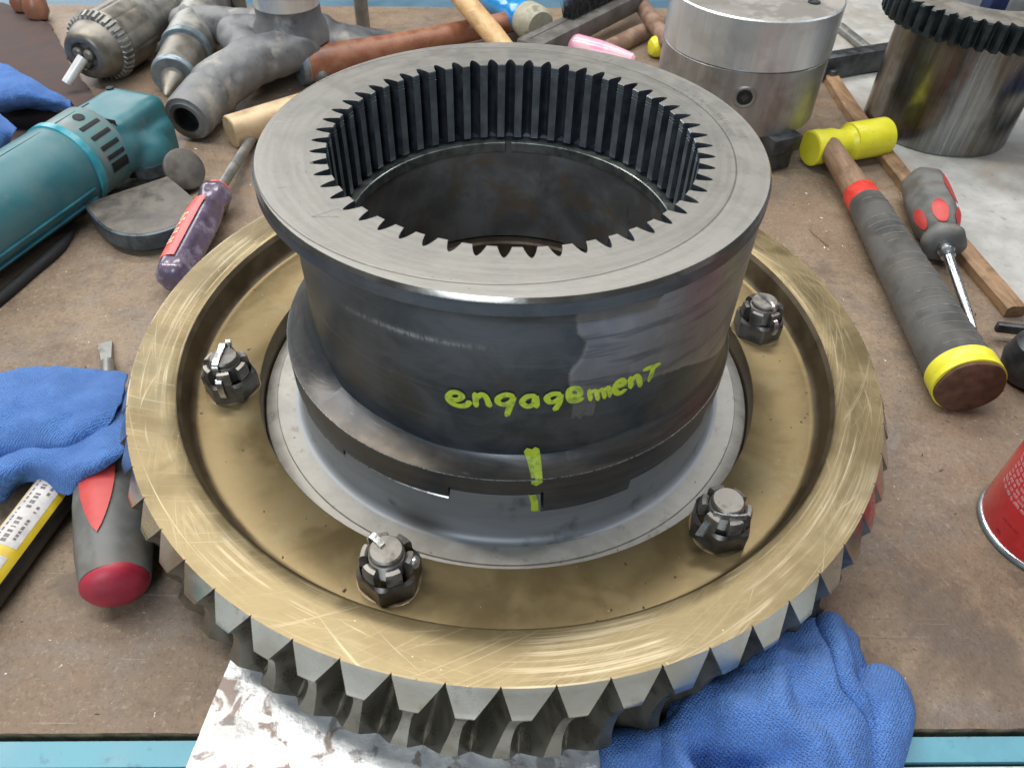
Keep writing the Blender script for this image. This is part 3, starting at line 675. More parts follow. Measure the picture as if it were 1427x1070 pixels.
def addrow(fr, fz, fp=None, fc=None, fb=None):
    out = []
    for j in range(SEG):
        th = ((th_of(j) + 180) % 360) - 180
        r = fr(th) if callable(fr) else fr; z = fz(th) if callable(fz) else fz
        pm = 0.
        if fp:
            e0 = -76.5 + 3.2 * noise.noise(Vector((z * .55, 5, 0))) + .5 * noise.noise(Vector((z * 2.2, 1, 0)))
            zl = interp(th, ZLT)
            if th > e0 and th < 35 and z > zl: pm = 1.
            if -75.5 < th < -70.5 and 4.45 + .3 * noise.noise(Vector((th, 0, 0))) < z <= zl: pm = .8
            if pm: pm *= min(1, (35 - th) / 8) * min(1, (th - e0 + .3) / .8)
            r += .05 * pm
        patch.append(pm); cone.append(fc(th, z) if fc else 0.)
        burr.append(.9 if fb == 1 and not fp else math.exp(-((z - interp(th, [(-140, 7.6), (-120, 7.98), (-100, 8.15), (-80, 8.3)])) / .1) ** 2) * max(0, 1 - abs(th + 112) / 22) + .35 * math.exp(-((z - 5.65) / .035) ** 2) * max(0, 1 - abs(th + 130) / 30) if fb else 0.)
        out.append((r * math.cos(math.radians(th)), r * math.sin(math.radians(th)), z))
    rows.append(out)
addrow(10.88, 10.84); addrow(10.89, 10.80)
addrow(10.89, 10.62); addrow(10.89, 10.30); addrow(10.86, 10.27)
addrow(lambda t: min(10.85, ecc(t) + .03), 10.25)
NB = 84
for i in range(NB + 1):
    f = i / NB
    addrow(lambda t: min(10.85, ecc(t) + (.28 * max(0, (.12 - f) / .12) ** 2 if abs(t) > 60 else 0)), lambda t: 10.22 + (interp(t, ZBT) - 10.22) * f, True, None, True)
for i in range(1, 9):
    f = i / 8
    addrow(lambda t: ecc(t) + (11.13 - ecc(t)) * (1 - math.cos(f * PI / 2)) * .5 + (11.13 - ecc(t)) * f * .5, lambda t: interp(t, ZBT) + (1.8 - interp(t, ZBT)) * f, None, lambda t, z: f ** .45 * (.6 if t < -150 or t > 20 else .6 + .4 * min(1, (t + 150) / 30)))
addrow(11.15, 1.79, None, None, 1); addrow(11.16, 1.765, None, None, 1); CB = lambda t, z: .32
addrow(11.16, 1.74, None, CB); addrow(11.16, 1.5, None, CB); addrow(11.15, lambda t: zj(t) + .04, None, CB)
addrow(11.10, lambda t: zj(t)); addrow(7.75, lambda t: zj(t))
b = B(); b.grid(rows, closeu=True, flip=True)
b.make('body', M_side, collar, angle=32, attrs=dict(patch=patch, cone=cone, burr=burr))
b = B(); rr = []
for r in (10.775, 10.0, 9.3, 8.75): rr.append(colrow(r, 11.02))
pj = [prof_r(j) for j in range(SEG)]
def prow(fn, z): return [(fn(j) * math.cos(math.radians(th_of(j))), fn(j) * math.sin(math.radians(th_of(j))), z) for j in range(SEG)]
rr.append(prow(lambda j: pj[j] + .03, 11.02))
b.grid(rr, closeu=True); b.make('end_face', M_face, collar, angle=30)
b = B(); b.grid([colrow(10.775, 11.02), colrow(10.785, 11.005), colrow(10.875, 10.86), colrow(10.885, 10.835)], closeu=True, flip=True); b.make('edge_bevel', M_bevel, collar, angle=60)
b = B(); rr = [prow(lambda j: pj[j] + .03, 11.02), prow(lambda j: pj[j], 10.985)]
for z, g in ((10.80, .0), (10.79, .035), (10.74, .035), (10.73, 0.0), (10.66, 0), (10.65, .03), (10.60, .03), (10.59, 0)):
    rr.append(prow(lambda j: pj[j] + (g if pj[j] < 7.9 else 0), z))
rr += [prow(lambda j: pj[j], 7.16), prow(lambda j: 8.45, 7.10), colrow(8.4, 6.95), colrow(7.75, 6.95)]
b.grid(rr, closeu=True); ob = b.make('splines', M_spline, collar, angle=30); ob.data.materials.append(M_land)
for p in ob.data.polygons:
    c = p.center
    if math.hypot(c.x, c.y) < 7.95 and c.z > 7.2: p.material_index = 1
b = B(); b.grid([colrow(7.755, 7.0), colrow(7.75, 5.2), colrow(7.75, 3.2), colrow(7.75, 1.0)], closeu=True); b.make('bore', M_bore, collar)
# snap ring with its gap
b = B(); n = 300; rows = []
for i in range(n + 1):
    t = math.radians(93.4 + (360 - 2.6) * i / n)
    rows.append([(r * math.cos(t), r * math.sin(t), z) for r, z in ((8.05, 6.98), (7.60, 7.0), (7.56, 6.96), (7.56, 6.48), (7.60, 6.45), (7.80, 6.45))])
b.grid(rows); k = 0; b.F.append(tuple(range(6))); b.F.append(tuple(n * 6 + i for i in range(6))[::-1])
b.make('snap_ring', M_ring, collar, angle=30)
# paint-pen writing
STROKES = {'e': [(-102.6, 5.28), (-100.8, 5.3), (-99.7, 5.55), (-100.7, 5.72), (-102.2, 5.62), (-103.0, 5.3), (-102.2, 5.05), (-100.3, 4.98), (-98.7, 5.12), (-98.0, 5.35)], 'n1': [(-96.8, 5.85), (-96.6, 5.12)], 'n1b': [(-96.6, 5.58), (-95.4, 5.83), (-94.4, 5.7), (-93.6, 5.22)], 'g1': [(-88.5, 5.88), (-90.1, 5.95), (-91.7, 5.75), (-91.8, 5.5), (-90.4, 5.4), (-89.0, 5.58), (-88.5, 5.85), (-89.2, 5.33), (-89.9, 4.78)], 'a': [(-83.9, 5.93), (-85.6, 5.9), (-86.7, 5.58), (-85.4, 5.35), (-84.1, 5.52), (-83.9, 5.9), (-83.5, 5.3)], 'g2': [(-78.7, 5.98), (-80.4, 6.0), (-81.5, 5.8), (-80.6, 5.55), (-79.0, 5.68), (-78.6, 5.93), (-78.8, 5.45), (-79.6, 5.1)], 'e2': [(-76.4, 5.78), (-74.4, 5.78), (-74.9, 6.15), (-76.7, 6.18), (-76.7, 5.72), (-75.7, 5.48), (-73.7, 5.58)], 'm1': [(-72.5, 6.02), (-71.8, 5.4)], 'm1b': [(-72.1, 5.83), (-71.0, 5.9), (-70.1, 5.35)], 'm1c': [(-70.4, 5.78), (-69.4, 5.9), (-68.6, 5.38)], 'm1d': [(-69.0, 5.8), (-68.1, 5.95), (-67.4, 5.4)], 'e3': [(-66.1, 5.88), (-64.4, 5.93), (-65.2, 6.18), (-66.3, 6.08), (-66.6, 5.75), (-65.4, 5.45), (-63.8, 5.55)], 'n2': [(-63.2, 6.2), (-62.5, 5.58)], 'n2b': [(-62.6, 5.98), (-61.8, 6.18), (-60.9, 5.95), (-60.1, 5.48)], 't': [(-60.1, 6.38), (-56.0, 6.35)], 't2': [(-57.5, 6.3), (-58.0, 5.62)]}
def on_side(th, z, lift=.03):
    if z > interp(th, ZBT): r = ecc(th) + .05
    elif z > 1.8: f = (interp(th, ZBT) - z) / (interp(th, ZBT) - 1.8); r = ecc(th) + (11.13 - ecc(th)) * (.5 * f + .5 * (1 - math.cos(f * PI / 2)))
    else: r = 11.16
    r += lift
    return Vector((r * math.cos(math.radians(th)), r * math.sin(math.radians(th)), z))
def ribbon(b, pts, wd, lift=.03):
    """a flat pen stroke on the collar side: points are (degrees, height)"""
    P = catmull([(t * .18, z, 0) for t, z in pts], 5); n = len(P); L = []; 
    for i, p in enumerate(P):
        t = (P[min(i + 1, n - 1)] - P[max(i - 1, 0)]).normalized(); q = Vector((-t.y, t.x, 0)); ww = wd * (1 + .15 * noise.noise(p * 3))
        if i in (0, n - 1): ww *= .65
        L.append([p + q * ww * k for k in (-1, -.6, 0, .6, 1)])
    cap = P[0] - (P[1] - P[0]).normalized() * wd * .55; cap2 = P[-1] + (P[-1] - P[-2]).normalized() * wd * .55
    L = [[cap] * 5] + L + [[cap2] * 5]
    b.grid([[on_side(v.x / .18, v.y, lift * (1 if 0 < k < 4 else .55)) for k, v in enumerate(r)] for r in L])
LET = [('e',), ('n1', 'n1b'), ('g1',), ('a',), ('g2',), ('e2',), ('m1', 'm1b', 'm1c', 'm1d'), ('e3',), ('n2', 'n2b'), ('t', 't2')]; i = 0
for ks in LET:
    b = B()
    for k in ks: i += 1; ribbon(b, STROKES[k], .10 if k[0] == 'm' else .125, .010 + .0015 * i)
    b.make('pen_letter', M_hiviz, collar, angle=60)
ribbon_ = B(); ribbon(ribbon_, [(-84.9, 2.78), (-84.0, 2.3), (-83.4, 1.95), (-83.2, 1.5)], .19, .014); ribbon(ribbon_, [(-83.2, 2.86), (-82.7, 2.3), (-82.7, 1.55)], .15, .018)
ribbon_.make('pen_mark', M_hiviz, collar, angle=60)
b = B(); q = [(-83.9, .78), (-83.2, .2), (-83.0, -.42)]
P = [Vector((11.13 * math.cos(math.radians(t)), 11.13 * math.sin(math.radians(t)), z)) for t, z in q]; P = catmull(P, 5); tg = Vector((1, .1, 0)).normalized()
b.grid([[p - tg * .17, p - tg * .1 + Vector((0, -.02, 0)), p + Vector((0, -.03, 0)), p + tg * .1 + Vector((0, -.02, 0)), p + tg * .15] for p in P]); b.make('pen_mark', M_hiviz, wheel, angle=60)
# stamped characters and scribed marks on the end face
b = B()
def scratch(p, q, wd=.022, z=11.024):
    p = Vector((*p, z)); q = Vector((*q, z)); t = (q - p).normalized(); nn = Vector((-t.y, t.x, 0)) * wd
    b.add([p - nn, q - nn, q + nn, p + nn], [(0, 1, 2, 3)])
glyph = ([(0, 0, 0, 1), (0, 1, 1, 0), (1, 0, 1, 1)], [(0, 0, 0, 1), (0, 1, 1, 1), (0, .5, .8, .5), (0, 0, 1, 0)], [(0, 0, 0, 1), (0, 1, .8, .8), (.8, .8, 0, .5), (0, .5, .9, 0)], [(0, 0, .5, 1), (.5, 1, 1, 0)], [(0, 0, 1, 0), (1, 0, 1, 1), (0, 0, 0, 1), (0, 1, 1, 1)], [(0, 0, 0, 1), (0, .5, 1, .5), (1, 0, 1, 1)], [(0, 1, 1, 1), (.5, 1, .5, 0)])
def stamp(r0, th0, th1, n, h, seed):
    rnd = random.Random(seed)
    for i in range(n):
        th = math.radians(th0 + (th1 - th0) * i / n)
        if rnd.random() < .12: continue
        c = Vector((r0 * math.cos(th), r0 * math.sin(th))); rd = c.normalized(); tg = Vector((rd.y, -rd.x)); wdt = abs(math.radians(th1 - th0) * r0 / n) * .62
        for x0, y0, x1, y1 in rnd.choice(glyph): scratch(c + tg * x0 * wdt + rd * y0 * h, c + tg * x1 * wdt + rd * y1 * h, .014)
stamp(9.35, 36, 24, 12, .26, 1); stamp(9.72, 34, 12, 18, .26, 2); stamp(9.5, 18, 5, 11, .26, 3); stamp(9.95, 9, 4, 4, .3, 5)
for p, q in (((-7.35, -6.35), (-6.5, -5.75)), ((-6.5, -5.75), (-6.35, -5.9)), ((-7.35, -6.35), (-6.35, -6.3)), ((-9.1, -4.45), (-8.75, -4.3)), ((-8.9, -3.2), (-8.95, -3.35)), ((-8.3, -3.0), (-8.2, -3.2)), ((-8.7, -2.4), (-8.62, -2.5)), ((-8.2, -2.35), (-8.1, -2.45))): scratch(p, q, .02)
b.make('stamped_marks', surf('stamped_dark', (.15, .145, .135), (.24, .23, .21), 3, (.5, .6), .4, 0), collar, smooth=False, kind='stuff')

# ------------------------------------------------------------------ lathe chuck, standing on its jaws
CX, CY = 19.83, 37.02
chuck = thing('lathe_chuck', 'silver lathe chuck standing upside down on its dark jaws behind the collar', 'chuck', (CX, CY, ZB))
def cyl_rows(b, prof, n=120, caps=True): b.lathe((CX, CY, 0), (0, 0, 1), prof, n, up=(0, 1, 0), caps=caps)
b = B(); cyl_rows(b, [(5.885, 6.955), (5.78, 7.06), (2.02, 7.08), (1.96, 7.02)][::-1], caps=False); b.make('upper_body', M_alu, chuck, angle=40)
b = B(); cyl_rows(b, [(5.885, 6.95), (5.90, 6.8), (5.90, 5.3), (5.80, 5.2), (5.80, 2.0), (5.7, 1.9), (5.7, .02)], caps=False); b.make('back_face', M_chucktop, chuck, angle=40)
b = B(); cyl_rows(b, [(-3.6, 6.9), (-3.45, 7.05), (1.85, 7.05), (1.93, 6.96), (1.955, 6.9)]); b.make('lower_body', M_chucklow, chuck, angle=40)
hd = Vector((18.727 - CX, 29.996 - CY, 0)).normalized(); hp = Vector((CX, CY, -.1)) + hd * 7.0
b = B(); b.lathe(hp, hd, [(-.25, .62), (.10, .66), (.12, .80), (.02, 1.0), (-.25, 1.02)], 40, caps=False); b.make('key_socket_rim', M_steelgrey, chuck, angle=30)
b = B(); b.lathe(hp, hd, [(-.2, .63), (.055, .63)], 32); b.make('key_socket', M_black, chuck)
b = B(); b.lathe(hp, hd, [(.0, .36), (.075, .36), (.085, .3)], 4); b.make('key_square', M_steeldark, chuck)
for a in (-64, 56, 176):
    d = Vector((math.cos(math.radians(a)), math.sin(math.radians(a)), 0)); t = Vector((-d.y, d.x, 0)); c = Vector((CX, CY, 0)) + d * 5.1
    b = B(); b.box(c + Vector((0, 0, -4.1)) + d * .3, d, t, (0, 0, 1), 5.2, 3.0, 1.4, .12); b.box(c + Vector((0, 0, -5.5)) + d * 1.2, d, t, (0, 0, 1), 2.6, 2.6, 2.18, .12)
    b.make('jaw', M_steeldark, chuck, angle=30)
b = B(); b.lathe((23.84,34.63,5.92), (0, 0, 1), [(-.1, .5), (.0, .5), (.02, .40), (-.08, .36)], 20); b.make('bolt_head', M_steeldark, chuck)

# ------------------------------------------------------------------ toothed gear hub
GX, GY = 40.44, 39.56
hub = thing('gear_hub', 'shiny steel hub with black toothed gear on top, standing on the cardboard', 'gear', (GX, GY, -6.42))
b = B(); b.lathe((GX, GY, 0), (0, 0, 1), [(-6.42, 6.38), (-6.36, 6.46), (3.2, 6.46), (3.26, 6.3)], 140, up=(0, 1, 0)); b.make('barrel', M_hubside, hub, angle=40)
ng = 46; rows = []
def gr(j, r0=7.45, r1=8.2):
    ph = (j % 12) / 12
    return (r0 if ph < .09 else r0 + (r1 - r0) * min(1, ((ph - .09) / .24) ** .8) if ph < .33 else r1 if ph < .70 else r1 - (r1 - r0) * min(1, ((ph - .70) / .24) ** 1.25) if ph < .94 else r0)
KG = ng * 12
def grow(fn, z): return [(GX + fn(j) * math.cos(2 * PI * j / KG), GY + fn(j) * math.sin(2 * PI * j / KG), z) for j in range(KG)]
b = B(); b.grid([grow(lambda j: 6.4, 3.26), grow(lambda j: gr(j) - .12, 3.26), grow(lambda j: gr(j), 3.4), grow(lambda j: gr(j), 5.38), grow(lambda j: gr(j) - .1, 5.5)], closeu=True); b.make('gear_teeth', M_hubgear, hub, angle=30)
b = B(); b.grid([grow(lambda j: gr(j) - .1, 5.5), grow(lambda j: 7.2, 5.51), grow(lambda j: 4.6, 5.51), grow(lambda j: 4.5, 5.4), grow(lambda j: 4.5, 3.0), grow(lambda j: .1, 3.0)], closeu=True); b.make('gear_face', M_hubtop, hub, angle=30)
b = B(); b.lathe((GX + .2, GY + .3, 0), (0, 0, 1), [(3.0, 3.1), (6.4, 3.1), (6.5, 2.9)], 60); b.make('bearing_seat', M_alu, hub, angle=40)
b = B(); b.box((GX - .9, GY - 2.7, 5.2), (1, .1, 0), (-.1, 1, 0), (0, 0, 1), 1.5, 1.4, 3.2, .1); b.make('key_block', M_ragdark, hub)

# rough lath beside the cardboard
b = B(); P = catmull([(33.36,53.21,-6.00), (33.11,43.48,-6.00), (33.45,32.20,-6.00), (34.33,19.66,-6.00), (35.12,10.80,-6.00)], 10); rows = []
for i, p in enumerate(P):
    t = (P[min(i + 1, len(P) - 1)] - P[max(i - 1, 0)]).normalized(); s_ = Vector((t.y, -t.x, 0)).normalized()
    j = [.08 * noise.noise(p * .5 + Vector((k * 7, 0, 0))) for k in range(8)]
    hw = .72
    rows.append([p + s_ * (-hw + j[0]) + Vector((0, 0, -.58)), p + s_ * (-hw + j[1]) + Vector((0, 0, .12)), p + s_ * (-hw + .2) + Vector((0, 0, .30 + j[2])), p + s_ * (hw - .2) + Vector((0, 0, .30 + j[3])), p + s_ * (hw + j[4]) + Vector((0, 0, .12)), p + s_ * (hw + j[5]) + Vector((0, 0, -.58))])
b.grid(rows, closeu=True); b.F.append(tuple(range(6))[::-1]); L = 6 * (len(rows) - 1); b.F.append(tuple(L + i for i in range(6)))
tag(b.make('wood_lath', M_woodlath, loc=(35, 20, ZB), angle=40), 'long thin brown wooden lath along the edge of the cardboard', 'wood strip')

# steel bracket bar and pin behind
b = B(); p, q = Vector((32.49,49.86,-5.20)), Vector((41.32,53.53,-5.20)); d = (q - p).normalized(); s_ = Vector((-d.y, d.x, 0))
b.box((p + q) / 2 + Vector((0, 0, 0)), d, s_, (0, 0, 1), (q - p).length + 1.5, 1.7, 2.3, .15); b.box(p + d * .3 - s_ * .3 + Vector((0, 0, -.7)), d, s_, (0, 0, 1), 1.0, 2.4, 1.35, .1)
tag(b.make('steel_bar', M_steeldark, loc=(38, 50, ZB), angle=30), 'short dark square steel bar between the chuck and the gear hub', 'steel bar')
b = B(); p, q = Vector((38.24,63.43,-6.00)), Vector((39.51,56.23,-6.00)); b.lathe(p, q - p, [(0, .45), (.1, .55), ((q - p).length, .55)], 18)
tag(b.make('steel_pin', M_steelgrey, loc=(44, 63, ZB), angle=30), 'small round steel pin lying on cardboard behind the dark bar', 'steel pin')

# ------------------------------------------------------------------ hammers
def along(P, Q): P = Vector(P); Q = Vector(Q); return P, (Q - P), (Q - P).length
hm = thing('hammer', 'yellow headed hammer with wooden handle and long grey taped grip', 'hammer', (31.16,36.31,-6.60))
A, d, L = along((25.77,31.10,-4.90), (33.19,33.78,-4.90))
b = B(); b.lathe(A, d, [(0, 1.35), (.08, 1.5), (.9, 1.5), (1.3, 1.42), (2.2, 1.42), (3.0, 1.2), (3.7, 1.22), (4.0, 1.45), (4.05, 1.60), (4.15, 1.64), (L - .12, 1.66), (L - .02, 1.6), (L, 1.5)], 48); b.make('head', M_yellow, hm, angle=24)
A, d, L = along((27.30,31.52,-4.60), (27.97,22.87,-5.00))
b = B(); b.lathe(A, d, [(0, .85), (.8, .95), (3, .98), (6, 1.05), (L, 1.18)], 32); b.make('handle', M_woodgrip, hm)
b = B(); b.lathe(A, d, [(L - 1.1, 1.22), (L - 1.05, 1.28), (L + .85, 1.30), (L + .9, 1.2)], 32); b.make('red_tape_band', M_redtape, hm, angle=50)
A, d, L = along((28.01,22.45,-5.00), (27.40,1.57,-4.60))
prof = [(0, 1.2), (.05, 1.3)]
for i in range(1, 24): t = L * i / 24; r = 1.32 + .62 * i / 24; prof += [(t, r), (t + .04, r + .045)]
prof += [(L - .3, 1.97)]
b = B(); b.lathe(A, d, prof, 40); b.make('taped_grip', M_greytape, hm, angle=50)
b = B()
dd = d.normalized(); e1 = dd.cross(Vector((0, 0, 1))).normalized(); e2 = e1.cross(dd)
for i in range(1, 24):
    if i in (3, 9, 14): continue
    t = L * i / 24 + .05; r = 1.32 + .62 * i / 24 + .052
    b.tube([A + dd * (t + .35 * math.sin(a)) + (e1 * math.cos(a) + e2 * math.sin(a)) * r for a in [PI * (.2 + .6 * k / 14) + .2 * math.sin(i) for k in range(15)]], .018, 4)
b.make('tape_edges', M_tapeline, hm, kind='stuff')
b = B(); b.lathe(A, d, [(L - 1.55, 1.98), (L - 1.5, 2.05), (L - .7, 2.06), (L - .66, 2.03), (L - .62, 2.07), (L - .2, 2.06), (L - .18, 1.9)], 44); b.make('yellow_tape_band', M_yellow, hm, angle=40)
b = B(); b.lathe(A, d, [(L - .3, 1.93), (L + .05, 1.95), (L + .12, 1.8)], 40, fn=lambda a, t: 1 + .02 * math.sin(5 * a)); b.make('butt_end', M_woodend, hm, angle=40)

hb = thing('soft_face_hammer', 'hammer with glossy blue head, tan face and red brown handle at the back', 'hammer', (-12.77,56.32,-6.60))
A, d, L = along((-21.16,44.79,-4.70), (1.23,60.34,-5.00))
b = B(); b.lathe(A, d, [(0, 1.75), (1.2, 1.80), (4, 1.62), (9, 1.32), (14, 1.18), (L - 1, 1.15), (L, 1.1)], 32, fn=lambda a, t: 1 + .04 * math.cos(2 * a)); b.make('handle', M_woodred, hb)
b = B(); b.lathe(A, d, [(-.5, 1.35), (-.42, 1.74), (.28, 1.84), (.35, 1.76)], 32); b.make('handle_cap', M_steelblue, hb, angle=40)
A, d, L = along((-3.19,64.61,-4.20), (2.53,55.58,-4.20))
b = B(); b.lathe(A, d, [(-2, 1.3), (.1 * L, 1.5), (.25 * L, 1.5), (.36 * L, 1.25), (.5 * L, 1.3), (.58 * L, 1.65), (.72 * L, 1.75), (.74 * L, 1.7)], 36); b.make('head', M_bluep, hb, angle=50)
b = B(); b.lathe(A, d, [(.73 * L, 1.7), (.75 * L, 1.9), (.86 * L, 2.0), (.97 * L, 1.95), (1.02 * L, 1.6)], 36); b.make('face', M_tan, hb, angle=50)

st = B(); A, d, L = along((-6.68,56.63,-1.00), (-1.27,50.23,-4.40)); st.lathe(A, d, [(0, 1.05), (2, 1.1), (7, 1.15), (10, 1.02), (L + 2.5, 1.05)], 28, fn=lambda a, t: 1 + .05 * math.cos(2 * a + t * .1))
tag(st.make('wooden_stick', M_woodlt, loc=(-2.42,59.23,-6.60)), 'pale varnished wooden tool handle leaning across the red brown hammer handle', 'tool handle')

# brush
br = thing('wire_brush', 'dark block brush lying on its back with black bristles up', 'brush', (6.67,59.93,-6.60))
A, d, L = along((1.19,48.77,-4.20), (14.21,64.75,-3.60)); dn = d.normalized(); sd = Vector((dn.y, -dn.x, 0)).normalized(); up = sd.cross(dn) * (1 if sd.cross(dn).z > 0 else -1)
b = B(); b.box(A + d * .5, dn, sd, up, L, 3.0, 1.9, .25); b.make('block', M_brushwood, br, angle=30)
b = B(); b.box(A + d * .5 - sd * .35 + up * .955, dn, sd, up, L * .92, .10, .03); b.make('groove', M_black, br)
b = B()
for i in range(2600):
    t = random.uniform(.36, .92); p = A + d * t + sd * random.uniform(-1.35, .2) + up * .9; h = random.uniform(1.7, 2.5)
    tip = p + up * h + Vector((random.gauss(0, .25), random.gauss(0, .25), 0)); e = Vector((random.uniform(-1, 1), random.uniform(-1, 1), 0)).normalized() * .035
    b.add([p - e, p + e, tip], [(0, 1, 2)])
b.make('bristles', M_bristle, br, kind='stuff', smooth=False)

b = B(); A, d, L = along((5.92,52.72,-5.00), (12.56,50.52,-5.60)); prof = [(-1.2, .3), (-1.0, .8), (-.4, 1.15), (.6, 1.3), (3, 1.25), (5.2, 1.0), (L - .3, .75), (L, .45)]
b.lathe(A, d, prof, 28); tag(b.make('pink_marker', M_pink, loc=(9.64,54.95,-6.60)), 'glossy pink plastic marker lying just behind the collar', 'marker')
for nm, p, q, r, lb in (('rusty_rod', (9.04,53.12,-5.90), (17.30,62.85,-5.90), .95, 'brown rusty rod lying flat behind the pink marker'), ('tool_shaft', (13.78,68.09,-4.20), (16.34,52.86,-4.60), .85, 'brown tool shaft slanting beside the left edge of the chuck')):
    b = B(); A, d, L = along(p, q); b.lathe(A, d, [(0, r * .8), (.2, r), (L * .5, r * 1.05), (L, r)], 20); tag(b.make(nm, M_rustrod, loc=(A.x, A.y, ZB)), lb, 'rod')
b = B(); A, d, L = along((14.88,54.31,-5.50), (19.12,55.84,-5.50)); b.lathe(A, d, [(-.3, .3), (-.2, .75), (.15, 1.05), (.8, 1.15), (4, 1.1)], 28)
tag(b.make('yellow_handle', M_yellow, loc=(15.89,57.25,-6.60)), 'round yellow handle end peeking out left of the chuck', 'tool handle')

# ------------------------------------------------------------------ right screwdriver
sd3 = thing('screwdriver', 'grey and red grip screwdriver with chrome shank beside the taped hammer grip', 'screwdriver', (33.23,17.61,-6.60))
A, d, L = along((33.67,25.96,-4.95), (31.52,14.18,-4.95)); L0 = L
def lobes(a, t): return 1 + .035 * math.cos(6 * a)
b = B(); b.lathe(A, d, [(-.3, .9), (0, 1.35), (.5, 1.62), (2, 1.7), (4.5, 1.72), (6.2, 1.62), (7.2, 1.35), (7.9, 1.2), (8.4, 1.4), (8.8, 1.55), (9.2, 1.5), (9.5, 1.1)], 48, fn=lobes); b.make('grip', M_grip, sd3, angle=50)
dn = d.normalized(); e1 = dn.cross(Vector((0, 0, 1))).normalized(); e2 = e1.cross(dn)
def inset(bb, ca, t0, t1, r, wa, pw=1.0, n=12):
    rows = []
    for i in range(n + 1):
        f = i / n; t = t0 + (t1 - t0) * f; ww = wa * math.sin(PI * min(1, max(0, f))) ** pw + .001
        rows.append([A + dn * t + (e1 * math.cos(ca + ww * k) + e2 * math.sin(ca + ww * k)) * ((r(t) if callable(r) else r)) for k in (-1, -.5, 0, .5, 1)])
    bb.grid(rows)
for ca, t0, t1, wa in ((PI * .42, 5.5, 8.2, .36), (PI * .72, .7, 5.4, .36), (PI * .74, 5.7, 8.1, .26), (PI * .10, 5.6, 8.1, .30)):
    b = B(); inset(b, ca, t0, t1, lambda t: 1.045 * interp(t, [(0, 1.4), (.5, 1.63), (2, 1.72), (4.5, 1.74), (6.2, 1.66), (7.2, 1.40), (7.9, 1.26), (8.4, 1.4)]) , wa, .6); b.make('grip_insert', M_redgrip, sd3, angle=60)
b = B(); b.lathe(A, d, [(9.3, .55), (9.9, .58), (10.0, .48), (10.6, .5), (10.7, .40)], 24); b.make('ferrule', M_chrome, sd3, angle=40)
b = B(); p = A + dn * 10.5; q = Vector((31.11,7.64,-6.25)); b.lathe(p, q - p, [(0, .34), ((q - p).length * .72, .33), ((q - p).length * .85, .26), ((q - p).length, .17)], 20); b.make('shank', M_chrome, sd3, angle=40)

# black object at the right edge
kb = thing('black_knob', 'black plastic knob with a small tab, cut off by the right edge', 'knob', (35.00,6.49,-6.60))
b = B(); c = Vector((33.17,4.71,-5.00)); b.lathe(c - Vector((0, 0, 1.6)), (0, 0, 1), [(0, 1.3), (.3, 1.7), (1.4, 1.95), (2.6, 1.7), (3.2, 1.0), (3.4, .1)], 36); b.make('cap', M_steeldark, kb)
b = B(); b.box(Vector((33.53,8.30,-5.60)), (1, -.15, 0), (.15, 1, 0), (0, 0, 1), 2.2, .5, .7, .15); b.make('tab', M_steeldark, kb)

# ------------------------------------------------------------------ red spray can
can = thing('spray_can', 'red spray can with small white print standing at the right edge', 'spray can', (28.65, -7.1, ZB))
b = B(); b.lathe((28.65, -7.1, ZB), (0, 0, 1), [(0.0, 3.28), (.12, 3.36), (.30, 3.38), (.36, 3.30)], 72); b.make('bottom_rim', M_steelblue, can, angle=60)
b = B(); b.lathe((28.65, -7.1, ZB), (0, 0, 1), [(.36, 3.33), (.42, 3.34), (.46, 3.28)], 72); b.make('bright_seam', M_canrim, can, angle=60)
b = B(); b.lathe((28.65, -7.1, ZB), (0, 0, 1), [(.44, 3.24), (.62, 3.29), (13, 3.29), (14, 2.5), (14.6, 1.5), (15, 1.4)], 72); b.make('can_body', M_canred, can, angle=60)
def can_pt(th, z, r=3.296): return Vector((28.65 + r * math.cos(math.radians(th)), -7.1 + r * math.sin(math.radians(th)), ZB + z))
def canprint(name, z0, rows_, th0, th1, h, mat, seed, slant=0):
    rnd = random.Random(seed); b = B()
    for i in range(rows_):
        th = th0 + rnd.uniform(0, 3); z = z0 + i * h * 1.75
        while th < th1 - rnd.uniform(0, 14):
            wd = rnd.uniform(1.0, 2.2)
            x = th
            while x < th + wd * 3:
                g = rnd.random(); w_ = .9
                b.add([can_pt(x, z), can_pt(x + w_ * .35, z), can_pt(x + w_ * .35, z + h), can_pt(x, z + h)], [(0, 1, 2, 3)])
                if g > .3: b.add([can_pt(x, z + h * .8 * (g > .6)), can_pt(x + w_, z + h * .8 * (g > .6)), can_pt(x + w_, z + h * .8 * (g > .6) + h * .22), can_pt(x, z + h * .8 * (g > .6) + h * .22)], [(0, 1, 2, 3)])
                x += w_ * 1.35
            th = x + 1.6
    return b.make(name, mat, can, smooth=False, kind='stuff')
canprint('white_lettering', 2.9, 9, 160, 222, .17, M_white, 3); canprint('dark_lettering', .8, 1, 188, 205, .20, M_darkprint, 5); canprint('dark_lettering', 1.7, 1, 186, 212, .14, M_darkprint, 6)

